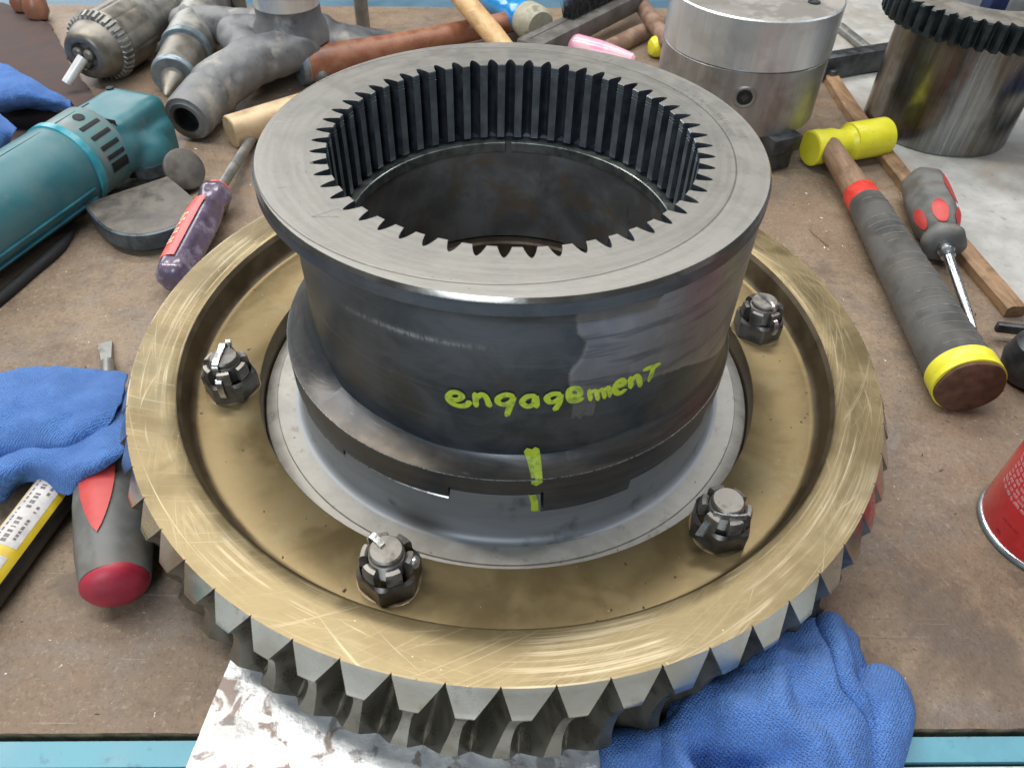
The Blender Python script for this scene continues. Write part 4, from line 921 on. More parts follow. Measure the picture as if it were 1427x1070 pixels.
# ------------------------------------------------------------------ left screwdriver with red cap
sd1 = thing('screwdriver', 'stubby grey grip screwdriver with dark red end cap, half under the left rag', 'screwdriver', (-19.86,-8.55,-6.60))
A, d, L = along((-17.66,-12.71,-4.95), (-22.63,-1.00,-5.05)); dn = d.normalized(); e1 = dn.cross(Vector((0, 0, 1))).normalized(); e2 = e1.cross(dn)
b = B(); b.lathe(A, d, [(.25, 1.3), (.3, 1.5), (2, 1.68), (5, 1.76), (8, 1.6), (10, 1.25), (10.6, 1.35), (11, 1.0)], 48, fn=lambda a, t: 1 + .02 * math.cos(3 * a)); b.make('grip', M_grip, sd1, angle=50)
b = B(); b.lathe(A, d, [(-.45, .15), (-.38, .7), (-.15, 1.2), (.15, 1.46), (.35, 1.49), (.5, 1.3)], 40); b.make('end_cap', M_redcap, sd1, angle=50)
b = B(); inset(b, PI * .53, 2.1, 10.5, lambda t: 1.03 * interp(t, [(2, 1.72), (5, 1.80), (8, 1.64), (10, 1.3), (11, 1.3)]), .50, .75, 20); b.make('grip_insert', M_redgrip, sd1, angle=60)
b = B(); p = A + dn * 11; q = Vector((-24.83,3.51,-6.30)); b.lathe(p, q - p, [(0, .4), ((q - p).length, .38)], 16); q2 = Vector((-25.78,5.44,-6.45)); sx = (q2 - q).normalized(); sy = Vector((sx.y, -sx.x, 0)).normalized()
def blade(b, q, q2, sy): b.add([q + sy * .29 + Vector((0, 0, .3)), q - sy * .29 + Vector((0, 0, .3)), q2 - sy * .42 + Vector((0, 0, .08)), q2 + sy * .42 + Vector((0, 0, .08)), q + sy * .29 - Vector((0, 0, .2)), q - sy * .29 - Vector((0, 0, .2)), q2 - sy * .42 - Vector((0, 0, .05)), q2 + sy * .42 - Vector((0, 0, .05))], [(0, 1, 2, 3), (4, 7, 6, 5), (0, 3, 7, 4), (1, 5, 6, 2), (3, 2, 6, 7), (0, 4, 5, 1)])
blade(b, q, q2, sy); b.make('blade', M_steelgrey, sd1, angle=30)

# purple screwdriver
sd2 = thing('screwdriver', 'clear purple handled screwdriver with red label beside the grinder guard', 'screwdriver', (-23.72,17.71,-6.60))
A, d, L = along((-22.89,10.71,-5.20), (-23.02,21.36,-5.20)); dn = d.normalized(); e1 = dn.cross(Vector((0, 0, 1))).normalized(); e2 = e1.cross(dn)
def flut(a, t): return 1 + .05 * math.cos(6 * a)
b = B(); b.lathe(A, d, [(t, r * .88) for t, r in ((-.35, .5), (-.2, 1.05), (.2, 1.3), (1, 1.38), (4, 1.42), (7, 1.45), (8.6, 1.3), (9.2, 1.12), (9.8, 1.22), (10.2, 1.4), (10.8, 1.35), (11.1, 1.0))], 48, fn=flut); b.make('handle', M_purple, sd2, angle=50)
b = B(); rows = []
for i in range(13):
    t = 1.0 + 7.6 * i / 12; rows.append([A + dn * t + (e1 * math.cos(a) + e2 * math.sin(a)) * (.935 * interp(t, [(1, 1.38), (4, 1.42), (7, 1.45), (8.6, 1.33)])) for a in [PI * (.46 + .38 * k / 6) for k in range(7)]])
b.grid(rows); b.make('label', M_redlabel, sd2)
b = B(); x = 2.4; rnd = random.Random(4)
while x < 6.4:
    hgt = .14 if x < 4.6 else .2
    for kk in range(3):
        if rnd.random() < .78:
            a0 = PI * .645 + (kk - 1) * hgt * .9
            b.add([A + dn * (x + dx) + (e1 * math.cos(a0 + da) + e2 * math.sin(a0 + da)) * 1.365 for dx, da in ((0, 0), (.26, 0), (.26, hgt * .7), (0, hgt * .7))], [(0, 1, 2, 3)])
    x += .40
b.make('label_print', M_cream, sd2, smooth=False, kind='stuff')
b = B(); b.lathe(A, d, [(11.0, 1.0), (11.25, .98), (11.3, .6)], 30); b.make('collar_tip', M_redlabel, sd2, angle=40)
b = B(); p = A + dn * 11; q = Vector((-23.08,32.10,-5.90)); b.lathe(p, q - p, [(0, .42), ((q - p).length, .42)], 16); q2 = q + (q - p).normalized() * 2; sy = Vector((d.y, -d.x, 0)).normalized(); blade(b, q, q2, sy); b.make('shank', M_steelgrey, sd2)

# yellow tube with labels
tb = thing('adhesive_tube', 'yellow and black tube with pale printed labels, sticking out under the left rag', 'tube', (-24.15,-9.53,-6.60))
A, d, L = along((-23.00,-6.37,-5.50), (-24.15,-13.38,-5.50)); dn = d.normalized(); e1 = dn.cross(Vector((0, 0, 1))).normalized(); e2 = e1.cross(dn)
b = B(); b.lathe(A, d, [(-.6, .7), (-.5, 1.0), (0, 1.05), (.3, 1.0), (.35, 1.08), (L, 1.08)], 36); b.make('tube_body', M_tubeblk, tb, angle=40)
def band(t0, t1, a0, a1, r, jag=0, n=40):
    rows = []
    for i in range(n + 1):
        t = t0 + (t1 - t0) * i / n; e = jag * abs(math.sin(t * 5.5)) if jag else 0
        rows.append([A + dn * t + (e1 * math.cos(a) + e2 * math.sin(a)) * r for a in [a0 + e + (a1 - a0 - e) * k / 8 for k in range(9)]])
    bb = B(); bb.grid(rows); return bb
band(.5, L, PI * .18, PI * .86, 1.09, 0).make('yellow_band', M_tubeyel, tb)
band(.55, 4.5, PI * .32, PI * .76, 1.10).make('label', M_label, tb); band(5.0, 7.6, PI * .36, PI * .74, 1.10).make('label', M_label, tb)
b = B(); rnd = random.Random(9)
for row_, (a0, hh) in enumerate(((PI * .40, .10), (PI * .50, .22), (PI * .64, .12))):
    x = .75
    while x < 4.2:
        wd = rnd.uniform(.05, .20)
        if rnd.random() < .72: b.add([A + dn * (x + dx) + (e1 * math.cos(a0 + da) + e2 * math.sin(a0 + da)) * 1.112 for dx, da in ((0, 0), (wd, 0), (wd, hh), (0, hh))], [(0, 1, 2, 3)])
        x += wd + rnd.uniform(.05, .16)
b.make('label_print', M_ink, tb, smooth=False, kind='stuff')

# ------------------------------------------------------------------ rags
def cloth(name, G, mat, parent, nu=12, nv=12, amp=.12, seed=0, fold=None, thick=.14):
    rows = loft(G, nu, nv); R = len(rows); Cn = len(rows[0]); out = []
    for i, r in enumerate(rows):
        row = []
        for j, p in enumerate(r):
            u = j / (Cn - 1); v = i / (R - 1); s_ = Vector((seed, seed * 2, 0))
            dz = amp * ((1 - 2 * abs(noise.noise(p * .38 + s_ * 3))) * 1.5 + (.5 - abs(noise.noise(Vector((p.x * .9 + p.y * .5, p.y * .25 - p.x * .2, seed))))) * 1.2 + noise.noise(p * .45 + s_) * 1.0 + noise.noise(p * 1.1 + s_) * .8 + noise.noise(p * 2.6 + s_) * .3)
            if fold: dz += fold(u, v)
            row.append(p + Vector((noise.noise(p * 1.3 + s_ * 2) * amp * .35, 0, dz)))
        out.append(row)
    b = B(); b.grid(out)
    ob = b.make(name, mat, parent, angle=180)
    md = ob.modifiers.new('thickness', 'SOLIDIFY'); md.thickness = thick; md.offset = -1
    return ob
rg = thing('blue_rag', 'blue cotton rag crumpled against the front right teeth of the wheel', 'rag', (12.15,-16.56,-6.60), 'blue shop rags')
G = [[(5.57,-18.93,-6.40), (7.22,-17.74,-6.40), (8.92,-16.11,-6.20), (11.22,-14.66,-6.10), (13.39,-13.49,-6.10), (15.26,-12.89,-6.20), (16.26,-13.41,-6.40)],
     [(5.53,-18.98,-6.10), (6.94,-18.10,-5.00), (8.31,-16.94,-4.30), (10.45,-15.75,-4.10), (12.56,-14.56,-4.30), (14.63,-13.57,-4.80), (16.39,-13.65,-6.20)],
     [(6.35,-20.08,-5.60), (7.11,-19.48,-3.80), (8.71,-18.35,-3.10), (10.70,-17.15,-3.00), (12.59,-15.97,-3.30), (14.31,-15.33,-3.90), (16.29,-14.90,-6.10)],
     [(6.72,-21.29,-5.40), (7.57,-20.69,-3.60), (9.03,-19.69,-2.70), (10.82,-18.70,-2.50), (12.56,-17.68,-2.80), (14.06,-17.06,-3.50), (16.09,-16.48,-6.20)],
     [(7.81,-22.27,-4.80), (9.01,-21.45,-3.00), (10.68,-20.41,-2.50), (12.24,-19.51,-2.50), (13.90,-18.61,-3.40), (14.82,-18.36,-4.50), (16.14,-17.95,-6.30)],
     [(7.92,-24.13,-5.00), (9.25,-23.15,-3.40), (11.02,-21.93,-2.80), (12.63,-20.92,-2.90), (13.95,-20.23,-3.80), (14.85,-20.02,-4.80), (16.19,-19.62,-6.40)],
     [(8.11,-25.48,-7.00), (10.08,-24.76,-6.00), (11.81,-23.52,-5.50), (13.48,-22.34,-5.50), (14.76,-21.46,-6.00), (15.55,-21.11,-6.30), (16.27,-21.02,-6.60)]]
def fold1(u, v):
    h = -.45 * math.exp(-((u - .79) / .014) ** 2) + .34 * math.exp(-((u - .855) / .04) ** 2) - .10 * math.exp(-((u - .92) / .012) ** 2)
    q = -3.0 * math.exp(-(((u - .27 - .25 * (v - .48)) / .085) ** 2 + ((v - .50) / .15) ** 2)) + .5 * math.exp(-(((u - .36) / .05) ** 2 + ((v - .42) / .2) ** 2)) + .5 * math.exp(-(((u - .16) / .07) ** 2 + ((v - .55) / .2) ** 2)) + .45 * math.exp(-((u - .48 + (v - .5) * .35) / .05) ** 2) * math.sin(PI * v) - .35 * math.exp(-((u - .57 + (v - .5) * .3) / .05) ** 2) * math.sin(PI * v)
    return h + q
cloth('cloth_fold', G, M_rag, rg, 14, 10, .16, 3, fold1)
G = [[(16.17,-15.18,-6.45), (17.11,-14.91,-6.40), (17.79,-15.22,-6.40), (18.06,-15.94,-6.40), (17.91,-17.11,-6.45), (17.03,-18.59,-6.50), (16.22,-19.83,-6.60)],
     [(15.39,-15.98,-5.20), (16.11,-15.74,-4.90), (16.72,-16.03,-4.80), (16.95,-16.76,-4.80), (16.83,-17.82,-4.90), (16.17,-19.11,-5.20), (15.56,-20.15,-5.60)],
     [(14.59,-17.11,-4.40), (15.07,-17.06,-4.20), (15.38,-17.27,-4.10), (15.52,-17.73,-4.10), (15.35,-18.42,-4.10), (15.05,-19.39,-4.30), (14.67,-20.41,-4.80)],
     [(14.30,-17.76,-5.00), (14.57,-17.83,-4.80), (14.71,-17.94,-4.80), (14.72,-18.28,-4.80), (14.65,-18.68,-4.80), (14.48,-19.33,-4.90), (14.26,-20.24,-5.40)]]
cloth('cloth_fold', G, M_rag, rg, 10, 10, .08, 8)
G = [[(4.30,-18.96,-6.25), (4.59,-18.22,-6.20), (5.64,-17.97,-6.20), (7.01,-17.79,-6.10), (8.07,-17.55,-5.90)],
     [(4.26,-19.46,-5.60), (4.60,-18.93,-5.20), (5.55,-18.70,-5.00), (6.72,-18.48,-4.90), (7.73,-18.31,-4.70)],
     [(4.24,-20.52,-5.60), (4.77,-20.04,-5.00), (5.70,-19.75,-4.80), (6.73,-19.40,-4.80), (7.72,-19.18,-4.60)],
     [(4.37,-21.97,-5.80), (5.20,-21.32,-5.40), (6.07,-20.83,-5.30), (6.95,-20.55,-5.30), (7.83,-20.28,-5.30)]]
cloth('cloth_fold', G, M_rag, rg, 12, 10, .10, 5)
G = [[(6.77,-19.67,-5.60), (6.96,-18.60,-5.50), (7.06,-17.85,-5.20), (7.41,-17.10,-5.20)], [(6.82,-19.90,-4.90), (7.04,-18.79,-4.80), (7.20,-17.92,-4.70), (7.95,-16.69,-4.90)], [(7.18,-19.99,-4.60), (7.40,-18.95,-4.20), (7.70,-18.01,-4.00), (8.71,-16.60,-4.50)]]
cloth('cloth_hem', G, M_rag, rg, 10, 8, .06, 6)

rl = thing('blue_rag', 'blue cotton rag draped over a screwdriver left of the wheel', 'rag', (-26.10,-1.92,-6.60), 'blue shop rags')
G = [[(-33.45,1.19,-6.50), (-30.67,1.74,-6.40), (-28.11,2.01,-6.20), (-25.50,1.98,-6.20), (-22.90,1.61,-6.10)],
     [(-32.78,0.42,-6.00), (-29.42,0.57,-4.90), (-26.72,0.58,-4.40), (-24.24,0.55,-4.40), (-21.85,0.38,-4.60)],
     [(-29.61,-3.38,-4.50), (-27.21,-2.64,-3.50), (-24.79,-2.61,-3.00), (-22.62,-2.69,-3.00), (-20.66,-2.38,-3.30)],
     [(-28.29,-5.60,-4.20), (-25.95,-4.92,-3.20), (-23.90,-4.71,-2.80), (-21.98,-4.83,-2.70), (-20.42,-4.32,-3.10)],
     [(-28.16,-6.22,-4.60), (-25.86,-5.77,-3.90), (-23.87,-5.64,-3.40), (-22.15,-5.75,-3.20), (-20.85,-5.18,-3.60)],
     [(-28.68,-6.15,-5.60), (-26.37,-5.74,-5.00), (-24.39,-5.62,-4.60), (-22.92,-5.57,-4.60), (-21.67,-5.17,-4.80)]]
cloth('cloth_fold', G, M_rag, rl, 12, 10, .12, 11, lambda u, v: .10 * math.sin(u * 22 + v * 3) * math.sin(PI * v))
G = [[(-28.08,-6.74,-5.00), (-26.38,-5.52,-4.80), (-25.18,-4.01,-4.20), (-23.81,-2.14,-3.90), (-22.37,-1.65,-3.90), (-21.05,-1.38,-3.90)],
     [(-27.78,-6.84,-4.50), (-25.92,-6.01,-4.30), (-24.37,-5.33,-3.90), (-22.43,-5.02,-3.50), (-20.99,-4.65,-3.20), (-19.96,-4.03,-3.40)],
     [(-27.37,-7.34,-4.20), (-25.28,-6.86,-3.80), (-23.75,-6.31,-3.50), (-21.65,-6.68,-3.30), (-20.08,-6.67,-2.70), (-19.23,-5.72,-2.90)],
     [(-27.12,-8.08,-4.50), (-25.13,-7.43,-4.10), (-23.66,-6.72,-3.90), (-21.27,-7.49,-3.40), (-19.73,-7.37,-2.60), (-18.86,-6.63,-2.80)],
     [(-27.59,-8.48,-5.90), (-25.73,-7.68,-5.70), (-24.65,-6.49,-5.30), (-21.73,-7.83,-4.60), (-21.08,-7.72,-3.90), (-19.74,-7.45,-3.00), (-18.81,-7.02,-3.10)][:6]]
cloth('cloth_fold', G, M_rag, rl, 12, 12, .09, 13)
rt = thing('blue_rag', 'blue cotton rag bunched behind the angle grinder at the left edge', 'rag', (-46.57,39.57,-6.60), 'blue shop rags')
G = [[(-57.36,47.55,-6.00), (-51.43,44.63,-5.80), (-47.68,41.38,-5.60), (-44.29,39.05,-5.60), (-41.05,37.23,-6.20)],
     [(-55.63,45.57,-4.60), (-48.89,41.18,-3.90), (-45.41,38.11,-3.60), (-42.45,36.02,-3.80), (-40.29,35.72,-5.20)],
     [(-51.05,37.88,-3.60), (-45.44,35.09,-2.90), (-42.86,33.71,-2.80), (-41.13,33.45,-3.40), (-39.92,34.73,-5.00)],
     [(-48.87,33.48,-3.90), (-44.63,32.88,-3.50), (-42.84,32.93,-3.60), (-41.99,34.16,-4.40), (-40.56,34.97,-5.40)],
     [(-49.73,33.53,-5.60), (-46.20,34.32,-5.40), (-44.87,35.41,-5.60), (-43.62,36.21,-5.80), (-41.59,36.02,-6.20)]]
cloth('cloth_fold', G, M_rag, rt, 12, 10, .14, 17)
G = [[(-47.67,31.51,-3.60), (-43.89,30.24,-3.40), (-42.34,29.03,-3.40), (-40.91,27.89,-3.80)], [(-44.42,25.75,-3.20), (-41.67,26.33,-2.80), (-40.94,26.29,-3.00), (-40.52,26.53,-3.60)], [(-42.63,21.64,-4.00), (-41.04,23.73,-4.00), (-41.09,25.02,-4.20), (-41.51,26.46,-4.60)]]
cloth('cloth_fold', G, M_rag, rt, 10, 10, .10, 19)
rd = thing('navy_rag', 'dark navy cloth bunched below the black gear at the right edge', 'rag', (49.57,38.13,-6.60))
G = [[(51.82,50.49,-5.50), (55.90,52.64,-5.50), (60.76,52.99,-5.50)], [(46.10,39.24,-3.00), (47.88,39.00,-2.50), (52.43,40.08,-2.50)], [(42.25,31.62,-3.20), (43.89,30.28,-2.80), (47.66,30.51,-2.80)], [(44.45,31.62,-5.90), (45.56,30.36,-6.00), (49.64,30.69,-6.20)]]
cloth('cloth_fold', [[(x + 3.5, y - 3, z) for x, y, z in r] for r in G], M_ragdark, rd, 8, 8, .2, 23)

# ------------------------------------------------------------------ angle grinder
gd = thing('angle_grinder', 'worn teal angle grinder with black vent slots and a grey half guard', 'angle grinder', (-34.02,26.74,-6.60))
Ps = Vector((-33.99, 21.95, -3.3)); ax = Vector((.30, .954, .0)).normalized(); sx = Vector((ax.y, -ax.x, 0)).normalized(); upv = sx.cross(ax)
if upv.z < 0: upv = -upv
def gp(t, s=0, u=0): return Ps + ax * t + sx * s + upv * u
b = B(); b.lathe(gp(-22), ax, [(0, 2.9), (1, 3.1), (12, 3.15), (20, 3.18), (21.6, 3.2), (21.9, 3.1)], 64, fn=lambda a, t: 1 - .03 * max(0, math.cos(2 * a)) ** 2); b.make('motor_housing', M_teal, gd, angle=40)
b = B(); b.lathe(gp(-.5), ax, [(0, 3.18), (.08, 3.30), (.62, 3.32), (.70, 3.1)], 64); b.make('joint_ring', M_tealring, gd, angle=40)
b = B()
for k, (s0, u0) in enumerate(((3.52, -.3),)):
    b.box(gp(-9.6, 2.75, -.75), ax, sx, upv, 17, .9, .16, .05); b.box(gp(-9.6, 2.55, -1.55), ax, sx, upv, 17, 1.0, .12, .04)
b.make('housing_rib', M_tealdark, gd, angle=40)
b = B(); b.lathe(gp(.1), ax, [(0, 3.0), (.1, 3.15), (3.0, 3.2), (3.2, 3.1), (3.4, 2.7)], 64); b.make('vent_collar', M_tealworn, gd, angle=40)
def slot(bb, t0, t1, a, w_, r=3.21):
    rows = []
    for t in (t0, t1):
        rows.append([gp(t) + (sx * math.cos(a + k) + upv * math.sin(a + k)) * (r + dr) for k, dr in ((-w_, -.15), (-w_, .012), (0, .02), (w_, .012), (w_, -.15))])
    bb.grid(rows)
for k, a in enumerate((58, 41, 25, 11, -4)):
    b = B(); slot(b, .85 + .05 * k, 2.75, math.radians(a), .05 + (.07 if k == 4 else 0)); b.make('vent_slot', M_black, gd, smooth=False)
b = B(); a = math.radians(76); b.lathe(gp(1.9) + (sx * math.cos(a) + upv * math.sin(a)) * 3.10, sx * math.cos(a) + upv * math.sin(a), [(0, .42), (.125, .42)], 20); b.make('screw_hole', M_black, gd, smooth=False)
def headx(bb):
    bb.box(gp(6.0, .3, .1), ax, sx, upv, 6.0, 5.4, 4.6, .8); bb.box(gp(6.2, 2.3, -.9), ax, sx, upv, 4.8, 2.6, 3.4, .7)
ghead = fused('gear_head', [(gp(3.8, -.6, -.1), 2.5, gp(3.9, 1.0, -.1), 2.5), (gp(5.5, 1.2, -.6), 2.2, gp(5.6, 2.4, -1.2), 2.0)], M_teal, gd, .2, 6, headx, .04)
b = B(); b.lathe(gp(8.0, -1.6, 2.3), upv, [(0, .3), (.2, .3), (.22, .2)], 16); b.make('head_screw', M_black, gd)
b = B(); b.lathe(gp(7.6, 2.2, 1.95), upv, [(0, .36), (.3, .36)], 16); b.make('head_screw', M_black, gd)
b = B(); b.box(gp(-8, 0, 3.16), ax, sx, upv, 24, .05, .06); b.make('parting_line', M_black, gd)
b = B(); b.box(gp(3.38, 0, 0), ax, sx, upv, .06, 5.2, 5.0, .02); b.make('head_joint', M_black, gd)
b = B(); b.lathe(gp(5.2, 2.6, -1.6), -upv, [(0, 1.7), (1.0, 1.6), (1.4, .9), (2.6, .9)], 32); b.make('spindle', M_guardrim, gd, angle=40)
b = B(); cc = Vector((-26.42,24.60,-4.90)); nd = Vector((.62, -.42, .5)).normalized(); b.lathe(cc - nd * .2, nd, [(-1.2, .9), (0, 1.5), (.05, 1.65), (.3, 1.65), (.36, 1.5)], 40); b.make('flange_disc', M_guard, gd, angle=40)
# half guard: flat plate with a deep curved rim

outl = catmull([(-27.27,23.16,-4.75), (-23.98,19.63,-4.75), (-23.86,17.56,-4.75), (-24.92,16.00,-4.75), (-26.80,15.18,-4.75), (-28.98,15.80,-4.75), (-31.03,17.78,-4.75), (-32.02,18.91,-4.75)], 6)
b = B(); pts = [(p.x, p.y) for p in outl]
b.prism(pts[::-1] if True else pts, -4.95, -4.75); b.make('guard_plate', M_guard, gd, smooth=False)
b = B(); rim = outl[5:]; rows = []
cm = sum((p for p in outl), Vector()) / len(outl)
for p in rim:
    o = Vector((p.x - cm.x, p.y - cm.y, 0)).normalized() * .16
    rows.append([p + Vector((0, 0, -.02)), p + o + Vector((0, 0, -.12)), p + o + Vector((0, 0, -1.3)), p + o * .4 + Vector((0, 0, -1.36)), p - o + Vector((0, 0, -1.3)), p - o + Vector((0, 0, -.1))])
b.grid(rows, closeu=True); b.make('guard_rim', M_guardrim, gd, angle=40)

# power cord / dark curved strap under the grinder
b = B(); P = catmull([(-34.90,7.59,-6.30), (-34.21,10.05,-6.30), (-33.64,12.52,-6.30), (-33.06,14.97,-6.30), (-32.91,17.57,-6.30)], 8); b.tube(P, [.42] * (len(P) - 6) + [.38, .34, .3, .26, .2, .1], 12)
tag(b.make('power_cord', M_black, loc=(-33.82,13.17,-6.60)), 'black cord curving on the bench below the teal grinder', 'cord')

# ------------------------------------------------------------------ drill chuck, live centre, casting, rods (back left)
dc = thing('drill_chuck', 'grey keyed drill chuck lying down with a short white rod in its jaws', 'drill chuck', (-43.14,50.10,-6.60))
A, d, L = along((-41.31,42.43,-3.50), (-38.85,54.46,-3.50)); dn = d.normalized()
b = B(); b.lathe(A, d, [(.5, 1.0), (0.05, 1.35), (.0, 1.75), (.2, 2.1), (1.2, 2.5), (2.2, 2.75)], 48); b.make('nose', M_steelwarm, dc, angle=40)
b = B()
e1 = dn.cross(Vector((0, 0, 1))).normalized(); e2 = e1.cross(dn)
for k in range(3):
    a = k * 2 * PI / 3 + .4; b.lathe(A + (e1 * math.cos(a) + e2 * math.sin(a)) * .62 + dn * .8, -dn, [(0, .55), (.9, .48), (1.05, .3)], 12)
b.make('jaws', M_steelwarm, dc, angle=40)
b = B(); b.lathe(A, d, [(2.1, 2.7), (2.2, 2.95), (3.0, 3.15), (3.3, 3.1), (3.4, 2.9)], 216, fn=lambda a, t: 1 + (.05 if (math.sin(36 * a) > 0) else -.03) * (1 if 2.15 < t < 3.2 else 0)); b.make('key_teeth', M_steelgrey, dc, angle=25)
b = B(); b.lathe(A, d, [(3.3, 2.9), (3.6, 3.1), (7.6, 3.08), (8.0, 2.8)], 96, fn=lambda a, t: 1 - .02 * (math.sin(12 * a) > .8)); b.make('sleeve', M_steelwarm, dc, angle=25)
b = B(); b.lathe(A, d, [(7.9, 2.2), (8.1, 2.45), (18, 2.35), (18.3, 2.0)], 40); b.make('shank', M_steelgrey, dc, angle=40)
b = B(); p = Vector((-42.98,40.59,-5.40)); q = A - dn * .1; b.lathe(p, q - p, [(0, .3), (.12, .46), ((q - p).length, .50)], 20); b.make('rod', M_whiterod, dc, angle=40)

lc = thing('live_center', 'grey live centre with a blunt cone tip between drill chuck and casting', 'lathe center', (-34.74,45.28,-6.60))
A, d, L = along((-32.93,38.96,-5.50), (-33.93,58.10,-3.40)); dn = d.normalized()
b = B(); b.lathe(A, d, [(0, .12), (.3, .32), (2.0, .85), (3.1, 1.2), (3.3, 1.2)], 32); b.make('cone', M_steelwarm, lc, angle=40)
b = B(); b.lathe(A, d, [(3.1, 1.2), (3.12, 2.0), (3.3, 2.15), (3.7, 2.2), (3.8, 2.1)], 48); b.make('front_ring', M_steelblue, lc, angle=40)
b = B(); b.lathe(A, d, [(3.7, 2.05), (3.8, 2.15), (8.0, 2.1), (8.2, 1.9)], 48); b.make('barrel', M_steelwarm, lc, angle=40)
b = B(); b.lathe(A, d, [(8.0, 2.2), (8.1, 2.45), (8.7, 2.5), (9.0, 2.4)], 48); b.make('back_ring', M_steelblue, lc, angle=40)
b = B(); b.lathe(A, d, [(8.9, 2.3), (9.2, 2.4), (20, 2.3), (24, 2.2)], 48); b.make('housing', M_steelgrey, lc, angle=40)

ci = thing('cast_bracket', 'rough grey cast iron bracket with a round bored boss', 'casting', (-28.32,45.73,-6.60))
fused('casting', [((-27.76,37.09,-4.10), 2.15, (-27.58,37.56,-3.90), 2.3), ((-27.58,37.56,-3.90), 2.3, (-24.98,41.84,-3.20), 2.2), ((-24.98,41.84,-3.20), 2.2, (-21.15,45.61,-3.20), 2.0), ((-25.24,42.84,-3.20), 2.0, (-27.76,46.57,-3.20), 1.7), ((-28.16,48.04,-3.20), 2.0, (-20.05,49.05,-3.20), 2.0),
    ((-34.36,51.79,-3.60), 1.9, (-20.19,49.81,-3.20), 1.9), ((-20.39,48.80,-3.40), 1.8, (-13.22,53.39,-4.90), .6), ((-21.08,46.66,-3.60), 1.4, (-19.44,44.54,-5.40), 1.0), ((-19.88,47.86,-3.60), 1.5, (-14.87,50.11,-4.60), .9), ((-27.21,37.95,-4.60), 1.2, (-26.70,37.16,-5.60), .9)], M_cast, ci, .30, 10, None, .14)
A = Vector((-28.41,33.06,-4.40)); dv = Vector((-27.20,39.54,-3.80)) - A; dn = dv.normalized()
b = B(); b.lathe(A - dn * .9, dn, [(.25, 1.1), (0, 1.15), (0, 1.5), (.12, 1.6), (.15, 1.95), (.5, 2.1), (1.2, 2.12), (4.2, 2.2)], 48, caps=False); b.make('boss_face', M_cast, ci, angle=50)
b = B(); b.lathe(A - dn * .9, dn, [(.02, 1.2), (.05, 1.12), (1.5, 1.1)], 36, caps=False); b.F.append(tuple(72 + j for j in range(36))); b.make('bore', M_steeldark, ci)
A = Vector((-22.32,47.32,-1.40)); b = B(); b.lathe(A, (0, 0, 1), [(-1.5, 3.7), (-.1, 3.5), (.5, 3.15), (1.7, 3.1)], 56); b.make('post_base', M_cast, ci, angle=60)
b = B(); b.lathe(A, (0, 0, 1), [(1.65, 3.0), (1.7, 3.12), (5.5, 3.12), (5.6, 2.9)], 56); b.make('polished_collar', M_alu, ci, angle=40)
for k, (p, r, h, mt) in enumerate((((-17.48,59.36,-6.60), .78, 9, M_steelgrey),)):
    b = B(); b.lathe(p, (0, 0, 1), [(0, r), (h, r), (h + .1, r * .8)], 24); tag(b.make('steel_pin', mt, loc=p, angle=40), 'upright round grey pin standing behind the casting', 'steel pin')
for k, (p, r, h, mt, lb) in enumerate((((-31.07,59.05,-5.00), .80, 9, M_steelwarm, 'thick warm grey upright pin left of the polished collar'), ((-32.93,59.34,-5.00), .45, 9, M_steeldark, 'thin dark upright pin at the top edge above the casting'))):
    b = B(); b.lathe((p[0], p[1], ZB), (0, 0, 1), [(0, r), (h, r), (h + .1, r * .8)], 24); tag(b.make('steel_pin', mt, loc=(p[0], p[1], ZB), angle=40), lb, 'steel pin')
br_ = thing('bronze_bar', 'pale round bronze bar with its sawn end in front of the casting', 'metal bar', (-25.42,34.99,-6.60))
A, d, L = along((-24.76,31.67,-5.20), (-18.98,36.80,-5.20)); b = B(); b.lathe(A, d, [(0, 1.32), (.08, 1.4), (L + 1, 1.4)], 36); b.make('bar', M_rod, br_, angle=40)
b = B(); b.lathe(A, -d, [(0, 1.3), (.03, 1.28), (.05, .2)], 36); b.make('end_face', M_rodend, br_)

# brown hide, brown knobs and green cap (top left)
b = B(); ol = catmull([(-67.61,66.40,-6.50), (-61.36,64.22,-6.50), (-58.70,62.54,-6.50), (-55.41,59.59,-6.50), (-52.84,58.03,-6.50), (-50.62,54.81,-6.50), (-48.04,51.02,-6.50), (-45.76,47.45,-6.50), (-41.53,41.59,-6.50), (-37.66,36.17,-6.50), (-38.83,32.60,-6.50), (-43.81,28.43,-6.50), (-49.87,30.61,-6.50)], 6)
ol = [(p.x + .25 * noise.noise(p * 1.1), p.y + .35 * noise.noise(p * 1.3 + Vector((5, 0, 0)))) for p in ol]
b.prism(ol[::-1], ZB + .01, ZB + .35)
tag(b.make('leather_piece', M_cutting, loc=(-48.85,46.04,-6.60), smooth=False), 'flat dark brown ragged leather piece under the blue rag and drill chuck', 'leather')
for (p, r, lb) in (((-57.16,61.36,-5.20), 1.25, 'left one of two round brown wooden knobs at the top left corner'), ((-54.65,59.48,-5.20), 1.35, 'right one of two round brown wooden knobs, nearer the drill chuck')):
    b = B(); b.lathe(Vector(p) - Vector((0, 0, r)), (.05, .25, 1), [(0, r * .35), (.25, r * .75), (r * .8, r), (r * 1.6, r * .88), (r * 2.4, r * .62), (r * 3.4, r * .6)], 32); tag(b.make('brown_peg', M_knobbrown, loc=(p[0], p[1], ZB)), lb, 'wooden knob', 'brown wooden knobs')
b = B(); b.lathe((-38.91,35.50,-5.60), Vector((.9, .5, 0)), [(0, .4), (.1, .55), (.5, .6), (.6, .45), (.7, .6), (1.2, .6), (1.3, .45), (1.4, .6), (2.6, .5)], 20)
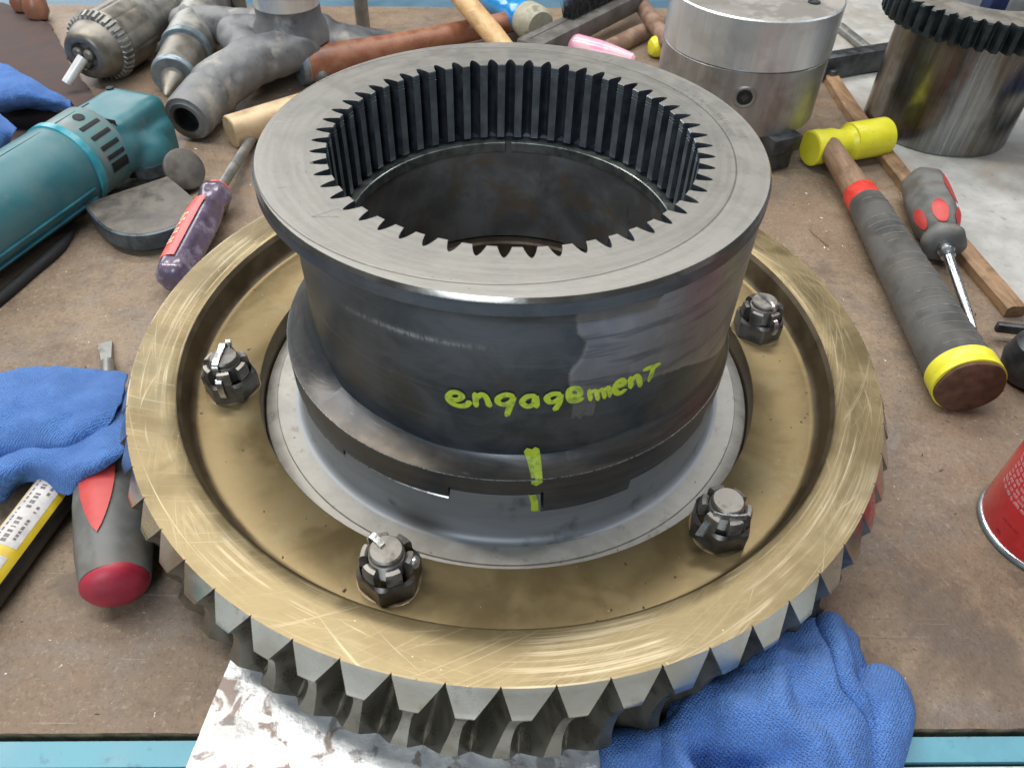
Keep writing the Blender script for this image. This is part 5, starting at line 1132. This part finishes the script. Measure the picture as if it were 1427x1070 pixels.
tag(b.make('green_cap', M_green, loc=(-39.95,38.46,-6.60), angle=40), 'small bright green cap behind the grinder head', 'cap')

# ------------------------------------------------------------------ swarf and grit
def grit(name, n, region, mat, s0, s1, z, seed, parent=None):
    rnd = random.Random(seed); b = B(); k = 0
    while k < n:
        x = rnd.uniform(region[0], region[1]); y = rnd.uniform(region[2], region[3])
        if parent is None and math.hypot(x, y) < 20.2: continue
        if parent is not None and not (13.4 < math.hypot(x, y) < 16.1): continue
        s = rnd.uniform(s0, s1) * (1.6 if rnd.random() < .08 else 1); a = rnd.uniform(0, 6.3); st_ = rnd.uniform(.8, 2.4 if parent is None else 1.3)
        c, sn = math.cos(a), math.sin(a); h = s * .5
        pts = [(-s * st_, -s * .5), (s * st_ * .8, -s * .7), (s * st_, s * .4), (-s * st_ * .6, s * .7)]
        b.add([(x + p[0] * c - p[1] * sn, y + p[0] * sn + p[1] * c, z + .004) for p in pts] + [(x, y, z + h)], [(0, 1, 4), (1, 2, 4), (2, 3, 4), (3, 0, 4)]); k += 1
    o = b.make(name, mat, parent, kind='stuff', smooth=False)
    return o
M_chip = surf('metal_chip', (.62, .60, .55), (.75, .72, .66), 3, (.25, .4), .6, 0)
M_dirt = surf('dark_grit', (.05, .035, .025), (.10, .07, .05), 3, (.7, .9), 0, 0)
tag(grit('metal_swarf', 520, (-45, 45, -18, 62), M_chip, .02, .07, ZB, 1), 'tiny bright metal chips scattered over the brown bench', 'swarf')
tag(grit('dark_grit', 420, (-45, 45, -18, 62), M_dirt, .03, .08, ZB, 2), 'tiny dark crumbs of grit scattered over the brown bench', 'grit')
grit('grit', 46, (-17, 17, -17, 17), M_dirt, .03, .085, -1.66, 3, wheel)
b = B()
for pts in ((((23.60,21.07,-6.50)), (23.75,20.20,-6.45), (24.19,19.32,-6.50), (24.42,18.75,-6.50)),): b.tube(catmull(pts, 4), .045, 5)
tag(b.make('wire_scrap', M_rust, loc=(23.86,20.43,-6.60)), 'thin curled wire scrap on bare bench between collar and hammer', 'wire')

# strip helper properties
for o in bpy.data.objects:
    if '_o' in o: del o['_o']
